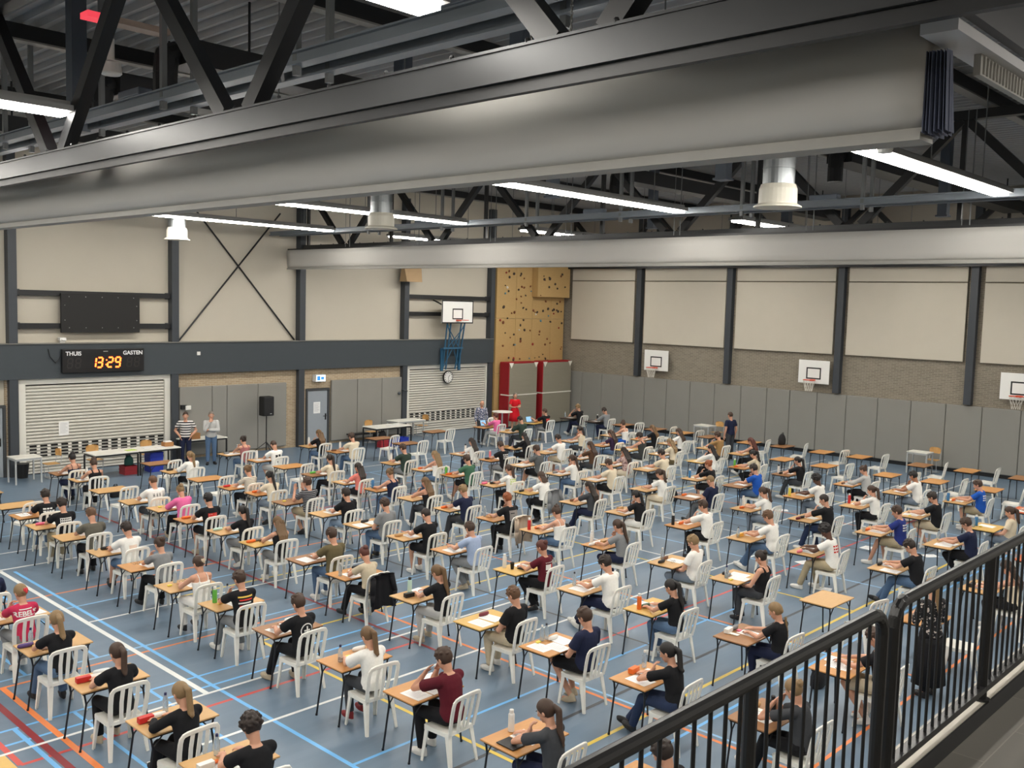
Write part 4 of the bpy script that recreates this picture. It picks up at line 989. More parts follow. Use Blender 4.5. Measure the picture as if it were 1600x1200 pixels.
def face_meshes(key, J):
    if key in FACE: return FACE[key]
    H, Rm = J['H'], J['Rm'] * HS
    def q(x, y, z): return H + Rm @ V((x, y, z))
    e = MB(); b = MB(); l = MB()
    for s in (-1, 1):
        e.ell(q(s * .03, .081, .012), (.013, .009, .008), 10, 6, 0, Rm); e.ell(q(s * .03, .0868, .012), (.0062, .0045, .0062), 8, 6, 1, Rm)
        b.ell(q(s * .031, .086, .033), (.019, .007, .0045), 8, 5, 0, Rm)
    l.ell(q(0, .088, -.058), (.021, .008, .0055), 10, 5, 0, Rm); l.ell(q(0, .087, -.066), (.017, .008, .006), 10, 5, 0, Rm)
    FACE[key] = (e.mesh('eyes', 2, True), b.mesh('eyebrows', 1, True), l.mesh('lips', 1, True)); return FACE[key]

CLR = dict(black=(28, 28, 31), white=(240, 238, 232), cream=(226, 212, 186), navy=(34, 40, 66), navyjean=(46, 58, 86), maroon=(92, 26, 38), crimson=(190, 48, 82), pink=(232, 112, 164), salmon=(232, 134, 122), rose=(168, 108, 108),
           grey=(134, 136, 138), ltgrey=(188, 188, 186), dkgrey=(96, 98, 98), charcoal=(66, 68, 72), olive=(102, 92, 66), olivegrey=(100, 96, 86), beige=(200, 186, 160), khaki=(172, 158, 130), tan=(160, 126, 82), brown=(92, 68, 50), green=(70, 110, 86), dkgreen=(52, 66, 58),
           blue=(34, 88, 178), royal=(42, 54, 122), ltblue=(162, 178, 206), purple=(58, 40, 66), jean=(88, 112, 142), ltjean=(136, 156, 178), greyjean=(120, 132, 146), skinnavy=(44, 46, 66), camo=(66, 68, 66), red=(206, 28, 40))
HC = dict(black=(26, 22, 21), dkbrown=(42, 31, 25), brown=(66, 47, 35), ltbrown=(98, 70, 48), dkblond=(108, 82, 54), blond=(136, 110, 76), ginger=(140, 76, 38), auburn=(88, 44, 34), greyhair=(132, 122, 112), grey=(132, 122, 112))
def cloth(c):
    if c == 'stripe': return stripes('cloth_cream_stripes', (222, 212, 194), (70, 68, 74), 9.0, 'Z', .82)
    if c == 'blackstripe': return stripes('cloth_black_stripes', (34, 34, 40), (190, 190, 194), 8.0, 'Z', .9)
    if c == 'whiteblack': return stripes('cloth_wide_stripes', (232, 230, 226), (30, 32, 42), 3.9, 'Z', .5)
    if c == 'floral': return blotch('cloth_floral', (206, 176, 168), (120, 82, 84), 22, .55)
    if c == 'blackfloral': return blotch('cloth_black_floral', (28, 28, 32), (196, 184, 176), 26, .58)
    if c == 'bluefloral': return blotch('cloth_blue_pattern', (74, 84, 112), (196, 196, 206), 24, .52)
    return mat('cloth_' + c, CLR[c], .85, var=.1, scale=30, spec=.25)
def hairmat(c): return mat('hair_' + c, HC[c], .55, var=.28, scale=50, stretch=(4, 4, .6))
SK = dict(fair=(206, 154, 127), tan=(172, 118, 88), dark=(88, 58, 44))
def skinmat(s): return mat('skin_' + s, SK[s], .55, var=.06, scale=12)
eyew = mat('eye_white', (230, 226, 220), .3, var=0); eyed = mat('eye_iris', (50, 40, 34), .3, var=0); lipm = mat('lip', (176, 98, 88), .5, var=0)
shoec = [mat('shoe_white', (222, 220, 214), .6), mat('shoe_black', (30, 30, 32), .6), mat('shoe_beige', (186, 172, 148), .7), mat('shoe_red', (132, 36, 40), .6)]

def print_on(parent, shirt, J, kind, t=.62):
    bvh = BVHTree.FromPolygons([v.co for v in shirt.vertices], [p.vertices[:] for p in shirt.polygons])
    c = J['sp'](t); parts = []
    def quad(x0, x1, z0, z1, m, nx=6, nz=3):
        vs = []; fs = []
        for j in range(nz + 1):
            for i in range(nx + 1): vs.append((x0 + (x1 - x0) * i / nx, z0 + (z1 - z0) * j / nz))
        for j in range(nz):
            for i in range(nx): a = j * (nx + 1) + i; fs.append((a, a + 1, a + nx + 2, a + nx + 1))
        parts.append((vs, fs, m))
    if kind == 'REBELS':
        cu = bpy.data.curves.new('t', 'FONT'); cu.body = "REBEL'S"; cu.size = .105; cu.align_x = 'CENTER'; cu.offset = .003
        o = bpy.data.objects.new('t', cu); COL.objects.link(o); dg = bpy.context.evaluated_depsgraph_get(); me = bpy.data.meshes.new_from_object(o.evaluated_get(dg)); bpy.data.objects.remove(o)
        parts.append(([(v.co.x, v.co.y + .03) for v in me.vertices], [tuple(p.vertices) for p in me.polygons], 0)); bpy.data.meshes.remove(me)
        quad(-.09, .09, .125, .14, 0)
    elif kind == 'box':
        quad(-.11, .11, .0, .1, 0)
        for i in range(2):
            for j in range(6): quad(-.095 + .032 * j, -.075 + .032 * j, .058 - i * .045, .085 - i * .045, 1, 1, 1)
    elif kind == 'greybox': quad(-.12, .12, -.1, .12, 3); quad(-.03, .09, -.03, .0, 1); quad(-.1, .0, .05, .07, 1)
    elif kind == 'orange':
        for i, m in enumerate((2, 4, 0, 4, 2)):
            quad(-.12 + .015 * (i % 2), .12 - .02 * (i % 3), .1 - i * .045, .122 - i * .045, m)
    elif kind == 'flag':
        quad(-.09, .035, -.04, .06, 0); quad(.035, .09, -.04, .06, 4)
        for j in range(6):
            quad(-.085 + .034 * j, -.07 + .034 * j, .085, .1, 0, 1, 1); quad(-.085 + .034 * j, -.07 + .034 * j, -.085, -.07, 0, 1, 1)
    elif kind == 'round':
        vs = []; fs = []
        for i in range(24):
            a = 2 * PI * i / 24
            vs += [(math.cos(a) * .1, math.sin(a) * .1), (math.cos(a) * .086, math.sin(a) * .086)]
        for i in range(24): a = 2 * i; b = 2 * ((i + 1) % 24); fs.append((a, b, b + 1, a + 1))
        parts.append((vs, fs, 0)); quad(-.05, .05, -.012, .012, 0); quad(-.012, .012, -.06, .06, 0)
    elif kind == 'red': quad(-.1, .1, -.05, .08, 4); quad(-.08, -.01, -.02, .06, 0); quad(.02, .085, -.03, .05, 0); quad(-.02, .02, -.04, .01, 1)
    elif kind in ('text', 'small', 'smallwhite', 'redtext', 'letters', 'blackmark', 'faint', 'green'):
        m = {'redtext': 4, 'letters': 1, 'blackmark': 1, 'faint': 5, 'green': 6}.get(kind, 0); rr = random.Random(len(kind) * 5)
        if kind == 'letters':
            for j in (-1, 0, 1): quad(j * .07 - .02, j * .07 + .012, .05, .062, m); quad(j * .07 - .02, j * .07 - .01, .02, .1, m); quad(j * .07 + .004, j * .07 + .014, .02, .1, m)
        elif kind == 'faint': quad(-.07, .08, -.02, .07, m)
        elif kind == 'blackmark': quad(-.09, -.02, -.02, .07, m); quad(.0, .08, .0, .08, m); quad(-.05, -.01, -.16, -.11, m)
        else:
            for i in range(3):
                x = -.11
                while x < .08:
                    l = rr.uniform(.02, .06); quad(x, x + l, .07 - i * .055, .1 - i * .055, m, 2, 1); x += l + .014
    ms = [mat('print_white', (226, 224, 220), .8, var=0), mat('print_black', (34, 34, 36), .8, var=0), mat('print_yellow', (226, 190, 84), .8, var=0), mat('print_grey', (140, 134, 130), .8, var=0), mat('print_red', (196, 52, 42), .8, var=0), mat('print_peach', (232, 208, 190), .8, var=0), mat('print_lime', (196, 214, 120), .8, var=0)]
    mb = MB()
    for (vs, fs, m) in parts:
        out = []
        for x, z in vs:
            h = bvh.ray_cast(V((x, -2, c.z + z)), V((0, 1, 0)))[0]
            y = h.y if h is not None else c.y - .13
            out.append((x, y - .004 - .0004 * m, c.z + z))
        mb.add(out, fs, m)
    mb.build('shirt_print', ms, parent)

HAIRD = dict(short='short %s hair', crop='cropped %s hair', curly='curly %s hair', bun='%s hair in a bun', updo='%s hair pinned up', pony='%s ponytail', longpony='long %s ponytail', long='long loose %s hair', bob='%s bob', braid='%s braid', clip='%s hair in a claw clip', bunclip='%s hair in a red clip', hood='long black hair')
HCD = dict(black='black', dkbrown='dark brown', brown='brown', ltbrown='light brown', dkblond='dark blond', blond='blond', ginger='ginger', auburn='auburn', greyhair='grey')
TOPD = dict(tee='%s T-shirt', tank='%s tank top', strap='%s strappy top', sweat='%s sweater', long='%s long-sleeved top', loose='loose %s shirt', vest='%s vest')
CD = dict(dkgreen='dark green', dkgrey='dark grey', ltgrey='pale grey', olivegrey='grey-olive', ltblue='light blue', stripe='cream striped', blackstripe='black striped', skinnavy='navy', camo='mottled grey', jean='blue jeans', ltjean='pale jeans', greyjean='grey jeans', navyjean='dark jeans', royal='royal blue')
def make_person(loc, rz, upper, legs, spec, label, cat='person', group=None, J=None, key=None, scale=1.0, shoes=None):
    f = spec.split('|'); female = f[0] == 'f'; hc, hs, tc, sl, bc, bk = f[1:7]; ex = dict(e.split('=') for e in f[8:] if '=' in e)
    J = J or seated(upper, legs); key = key or (upper, legs)
    t = thing('person', loc, label, cat, group, rz); t.scale = (scale,) * 3
    bd_ = paint(link('body', body_mesh(key, J, female), t), skinmat(ex.get('skin', 'fair')))
    sm = top_mesh(key, J, sl, female); st_ = paint(link('shirt', sm, t), cloth(tc))
    paint(link('shorts' if bk == 'shorts' else 'trousers', bottom_mesh(key, J, bk, female), t), cloth(bc))
    sh = shoec[shoes] if shoes is not None else random.choice(shoec[:2] + shoec[:1] + shoec[:3])
    for i in (0, 1): paint(link('shoe', shoe_mesh(key, J, i), t), sh)
    if hc != 'none': hr_ = paint(link('hair', hair_mesh(key, J, hs), t), hairmat(hc))
    e, b, l = face_meshes(key, J)
    paint(link('eyes', e, bd_), eyew, eyed); paint(link('eyebrows', b, bd_), hairmat(hc if hc != 'none' else 'greyhair')); paint(link('lips', l, bd_), lipm)
    if 'print' in ex: print_on(st_, sm, J, ex['print'])
    if hs in ('bunclip', 'clip'):
        m = MB(); q = lambda x, y, z: J['H'] + (J['Rm'] * HS) @ V((x, y, z))
        m.ell(q(0, -.15, .0), (.02, .014, .045), 10, 6, R=J['Rm']); m.ell(q(.022, -.145, .015), (.012, .012, .03), 8, 6, R=J['Rm']); m.ell(q(-.022, -.145, .015), (.012, .012, .03), 8, 6, R=J['Rm'])
        m.build('hair_clip', mat('clip_red', (206, 40, 52), .4) if hs == 'bunclip' else mat('clip_pale', (206, 186, 160), .4), hr_, smooth=True)
    return t

# ------------------------------------------------------------------ exam desks and plastic chairs
WOOD = {'t': woodmat('desk_tan', (208, 168, 114), (196, 152, 96)), 'y': woodmat('desk_yellow', (214, 176, 100), (204, 164, 86)), 'o': woodmat('desk_orange', (202, 148, 88), (188, 132, 74)),
        'b': woodmat('desk_brown', (160, 116, 76), (146, 102, 64)), 'r': woodmat('desk_red', (206, 104, 58), (190, 90, 48)), 'k': woodmat('desk_dark', (78, 62, 54), (64, 52, 46))}
deskleg = mat('desk_leg_black', (26, 28, 34), .4, var=.05)
plast = mat('white_chair_plastic', (243, 241, 232), .3, var=.02, spec=.5)
DW, DD, DH = .84, .57, .74
m = MB(); m.bbox(-DW / 2, DW / 2, -DD / 2, DD / 2, DH - .02, DH, .006); top_me = m.mesh('tabletop')
m = MB()
for s in (-1, 1):
    m.box(-DW / 2 + .03, DW / 2 - .03, s * .235 - .012, s * .235 + .012, DH - .05, DH - .0205)
    m.box(s * .37 - .012, s * .37 + .012, -.223, .223, DH - .05, DH - .0205)
frame_me = m.mesh('frame')
LEGS = []
for sx in (-1, 1):
    for sy in (-1, 1):
        m = MB(); a = V((sx * .3, sy * .235, DH - .05)); b = V((sx * .35, sy * .235, DH - .17)); c = V((sx * .43, sy * .245, 0))
        m.cyl((sx * .37, sy * .235, DH - .05), b, .012, n=8); m.cyl(b, c, .0125, n=8); m.cyl((sx * .24, sy * .235, DH - .05), b, .009, n=6); m.ell(b, (.014,) * 3, 8, 6); m.cyl((c.x, c.y, 0), (c.x, c.y, .025), .016, n=8)
        LEGS.append(m.mesh('leg', 1, False))
def make_desk(x, y, rz, kind, label):
    t = thing('exam_desk', (x, y, 0), label, 'desk', 'exam desks', rz)
    paint(link('tabletop', top_me, t), WOOD[kind]); paint(link('frame', frame_me, t), deskleg)
    for l in LEGS: paint(link('leg', l, t), deskleg)
    return t
# monobloc chair, faces +y
def chair_meshes():
    m = MB(); rings = []
    for y, w_, z in ((-.21, .185, .428), (-.19, .2, .434), (-.05, .215, .432), (.1, .222, .436), (.19, .215, .445), (.22, .2, .432), (.225, .19, .41)):
        n = 9; up = [(-w_ + 2 * w_ * i / (n - 1), y, z + .012 * abs(-1 + 2 * i / (n - 1)) ** 2) for i in range(n)]
        rings.append(up + [(p[0], p[1], p[2] - .014) for p in reversed(up)])
    m.loft(rings)
    for s in (-1, 1): m.beam((s * .205, -.2, .415), (s * .212, .2, .418), .014, .05)
    m.beam((-.19, .214, .41), (.19, .214, .41), .012, .045); seat = m.mesh('seat')
    m = MB()
    def bp(x, z): return (x, -.215 - (z - .43) * .2 + .28 * x * x * 4.4 * .22, z)
    path = [(-.198, .43), (-.212, .55), (-.22, .68), (-.222, .79), (-.216, .842), (-.192, .876), (-.15, .888), (-.075, .894), (0, .896), (.075, .894), (.15, .888), (.192, .876), (.216, .842), (.222, .79), (.22, .68), (.212, .55), (.198, .43)]
    P3 = [V(bp(*p)) for p in path]
    rings = []
    for i, p in enumerate(P3):
        d = (P3[min(i + 1, len(P3) - 1)] - P3[max(i - 1, 0)]).normalized(); n_ = V((0, 1, .2)).normalized(); s_ = d.cross(n_).normalized(); n_ = s_.cross(d).normalized()
        w_ = .028; th = .012
        rings.append([p + s_ * (a * w_) + n_ * (b * th) for a, b in ((-1, -.5), (-.7, -1), (.7, -1), (1, -.5), (1, .5), (.7, 1), (-.7, 1), (-1, .5))])
    m.loft(rings)
    for x in (-.09, 0, .09):
        z0, z1 = .425, .888
        pts = [V(bp(x * k, z)) for k, z in ((.8, z0), (.95, .55), (1.05, .7), (1.0, z1))]
        m.loft([[p + V((a * .023, b * .006, 0)) for a, b in ((-1, -1), (1, -1), (1, 1), (-1, 1))] for p in pts])
    m.beam(bp(-.19, .44), bp(.19, .44), .02, .045); back = m.mesh('backrest')
    legs = []
    for sx in (-1, 1):
        for sy in (-1, 1):
            m = MB(); top = V((sx * .185, sy * .185, .42)); bot = V((sx * .225, sy * .225 - (.035 if sy < 0 else 0), 0))
            m.beam(top + V((0, 0, 0)), bot, .062, .016, up=(0, 1, 0), w1=.036, h1=.014)
            m.beam(top + V((sx * .024, -sy * .022, 0)), bot + V((sx * .012, -sy * .012, 0)), .016, .055, up=(0, 1, 0), w1=.012, h1=.03)
            legs.append(m.mesh('leg'))
    return seat, back, legs
seat_me, back_me, leg_mes = chair_meshes()
def make_chair(x, y, rz, label):
    t = thing('plastic_chair', (x, y, 0), label, 'chair', 'white plastic chairs', rz)
    paint(link('seat', seat_me, t), plast); paint(link('backrest', back_me, t), plast)
    for l in leg_mes: paint(link('leg', l, t), plast)
    return t

# ------------------------------------------------------------------ things on desks
_m = MB(); _m.box(-.12, .12, -.165, .165, 0, .002)
for i in range(10):
    zz = .12 - i * .024; _m.box(-.08, .08 - .05 * (i % 4 == 3), zz - .004, zz + .004, .002, .0024, 1)
paper_me = _m.mesh('exam_paper', 2)
faint = mat('printed_lines', (202, 203, 206), .8, var=0)
_b = {}
def bottle_meshes():
    m = MB(); m.lathe([(.026, 0), (.032, .006), (.032, .05), (.029, .06), (.032, .07), (.032, .13), (.03, .155), (.015, .19), (.0135, .205)], n=14); body = m.mesh('body', 1, True)
    m = MB(); m.lathe([(.0155, .203), (.0155, .228), (.012, .232)], n=12); c = m.mesh('cap', 1)
    m = MB(); m.lathe([(.034, 0), (.036, .006), (.036, .19), (.03, .205), (.024, .21)], n=14); fl = m.mesh('body', 1, True)
    m = MB(); m.lathe([(.026, .208), (.026, .245), (.022, .25)], n=12); fc = m.mesh('cap', 1)
    return body, c, fl, fc
BT = bottle_meshes()
clearm = mat('clear_plastic', (214, 226, 234), .15, var=0, trans=.75)
IC = dict(black=(26, 26, 28), white=(226, 224, 218), grey=(120, 122, 124), orange=(232, 112, 40), brown=(112, 72, 46), tan=(186, 146, 96), red=(196, 40, 40), pink=(232, 110, 140), yellow=(232, 214, 90), green=(96, 178, 72), darkgreen=(60, 84, 60), blue=(60, 120, 170), mint=(188, 220, 208), navycap=(30, 40, 90), darkcap=(40, 42, 50), clear=(210, 216, 218), purple=(84, 62, 120), maroon=(108, 34, 44), amber=(216, 160, 60), rose=(224, 120, 130))
def im(c): return mat('item_' + c, IC[c], .5, var=.04)
def box_me(sx, sy, sz, b=.004):
    m = MB(); m.bbox(-sx / 2, sx / 2, -sy / 2, sy / 2, 0, sz, b); return m.mesh('item')
case_me = None
m = MB(); m.loft([[(math.cos(a) * .105 * k, math.sin(a) * .036 * k2, z) for a in [2 * PI * i / 16 for i in range(16)]] for k, k2, z in ((.9, .8, 0), (1, 1, .012), (1, 1, .03), (.92, .8, .045), (.8, .4, .05))]); case_me = m.mesh('pencil_case', 1, True)
boxb_me = box_me(.17, .075, .065); phone_me = box_me(.078, .155, .009, .003); er_me = box_me(.075, .05, .02); tab_me = box_me(.2, .26, .012, .003)
m = MB(); m.cyl((-.075, 0, .005), (.06, 0, .005), .0045, n=6); m.cyl((.06, 0, .005), (.075, 0, .005), .0045, .001, n=6); pen_me = m.mesh('pen')
m = MB()
for s in (-1, 1):
    m.tube([(s * .035 + .026 * math.cos(a), 0, .022 + .02 * math.sin(a)) for a in [2 * PI * i / 12 for i in range(13)]], .0025, 5); m.cyl((s * .062, 0, .028), (s * .06, .13, .02), .002, n=5)
glass_me = m.mesh('glasses')
m = MB(); m.lathe([(.028, 0), (.04, .115), (.042, .12), (.038, .12), (.03, .02)], n=16); cup_me = m.mesh('cup', 1, True)
NAME = dict(p='exam_paper', b='bottle', c='pencil_case', x='box', t='phone', e='eraser', k='tablet_case', n='pen', g='glasses', u='cup', l='laptop')
NOUN = dict(p='sheet of exam paper', c='%s pencil case', x='small %s box', t='%s phone', e='small %s block', k='black tablet case', n='black pen', g='pair of glasses', u='%s cup', l='open laptop')
CN = dict(darkgreen='dark green', navycap='clear', darkcap='clear')
def lab16(a, b): return a if len(a.split()) <= 16 else b
def put_item(code, desk_xy, rz, brief, pl, k, extra=''):
    f = code.split(':'); kind = f[0]; u, v = float(f[1]), float(f[2]); c = f[3] if len(f) > 3 else 'black'
    if kind == 'c': v = min(v, .36)
    lx, ly = (u - .5) * (DW - .1), (.5 - v) * (DD - .12)
    if kind == 'p': lx = max(-.3, min(.3, lx)); ly = max(-.13, min(.13, ly))
    x = desk_xy[0] + lx * math.cos(rz) - ly * math.sin(rz); y = desk_xy[1] + lx * math.sin(rz) + ly * math.cos(rz)
    z = DH + .0006 + (.0026 * k if kind == 'p' else (.006 if kind in 'tkgne' else .0065))
    r = rz + random.uniform(-.12, .12)
    if kind == 'b':
        noun = {'navycap': 'clear bottle with dark blue cap', 'darkcap': 'clear bottle with dark cap', 'clear': 'clear plastic bottle'}.get(c, '%s drinking bottle' % c)
        lab = lab16('%s on desk of %s' % (noun, brief), '%s on %s' % (noun, pl))
        t = thing('bottle', (x, y, z), lab, 'bottle', 'bottles on exam desks', r)
        if c in ('clear', 'navycap', 'darkcap'):
            paint(link('body', BT[0], t), clearm); paint(link('cap', BT[1], t), im(c if c != 'clear' else 'white'))
        else:
            paint(link('body', BT[2], t), im(c)); paint(link('cap', BT[3], t), im('black' if c in ('mint', 'black', 'white') and random.random() < .4 else 'white'))
        return
    if kind == 'l':
        t = thing('laptop', (x, y, z), lab16('open laptop on desk of %s' % brief, 'open laptop on ' + pl), 'laptop', None, r)
        m = MB(); m.bbox(-.16, .16, -.11, .11, 0, .016, .004); m.build('keyboard_base', im('grey'), t)
        m = MB(); m.add([(-.16, .1, .016), (.16, .1, .016), (.16, .16, .23), (-.16, .16, .23), (-.16, .11, .016), (.16, .11, .016), (.16, .17, .23), (-.16, .17, .23)], [(0, 1, 2, 3), (7, 6, 5, 4), (0, 4, 5, 1), (1, 5, 6, 2), (2, 6, 7, 3), (3, 7, 4, 0)]); m.build('lid', im('black'), t)
        m = MB(); m.add([(-.15, .1005, .024), (.15, .1005, .024), (.15, .156, .222), (-.15, .156, .222)], [(0, 1, 2, 3)]); m.build('screen', mat('laptop_screen', (120, 160, 190), .3, emit=.8, var=0), t)
        return
    me = dict(p=paper_me, c=case_me, x=boxb_me, t=phone_me, e=er_me, k=tab_me, n=pen_me, g=glass_me, u=cup_me)[kind]
    noun = NOUN[kind]; noun = noun % CN.get(c, c) if '%s' in noun else noun
    o = link(NAME[kind], me, None, (x, y, z)); o.rotation_euler = (0, 0, r + (PI / 2 if kind == 'p' and k % 2 == 0 and False else 0) + (.8 if kind == 'n' else 0))
    tag(o, lab16('%s%s on desk of %s' % (extra, noun, brief), '%s%s on %s' % (extra, noun, pl)), {'p': 'paper', 'c': 'pencil case', 'x': 'box', 't': 'phone', 'e': 'eraser', 'k': 'tablet case', 'n': 'pen', 'g': 'glasses', 'u': 'cup'}[kind], 'things on the exam desks' if kind != 'p' else 'exam papers')
    if kind == 'p': paint(o, paperm, faint)
    else:
        if not me.materials: me.materials.append(None)
        paint(o, im(c))

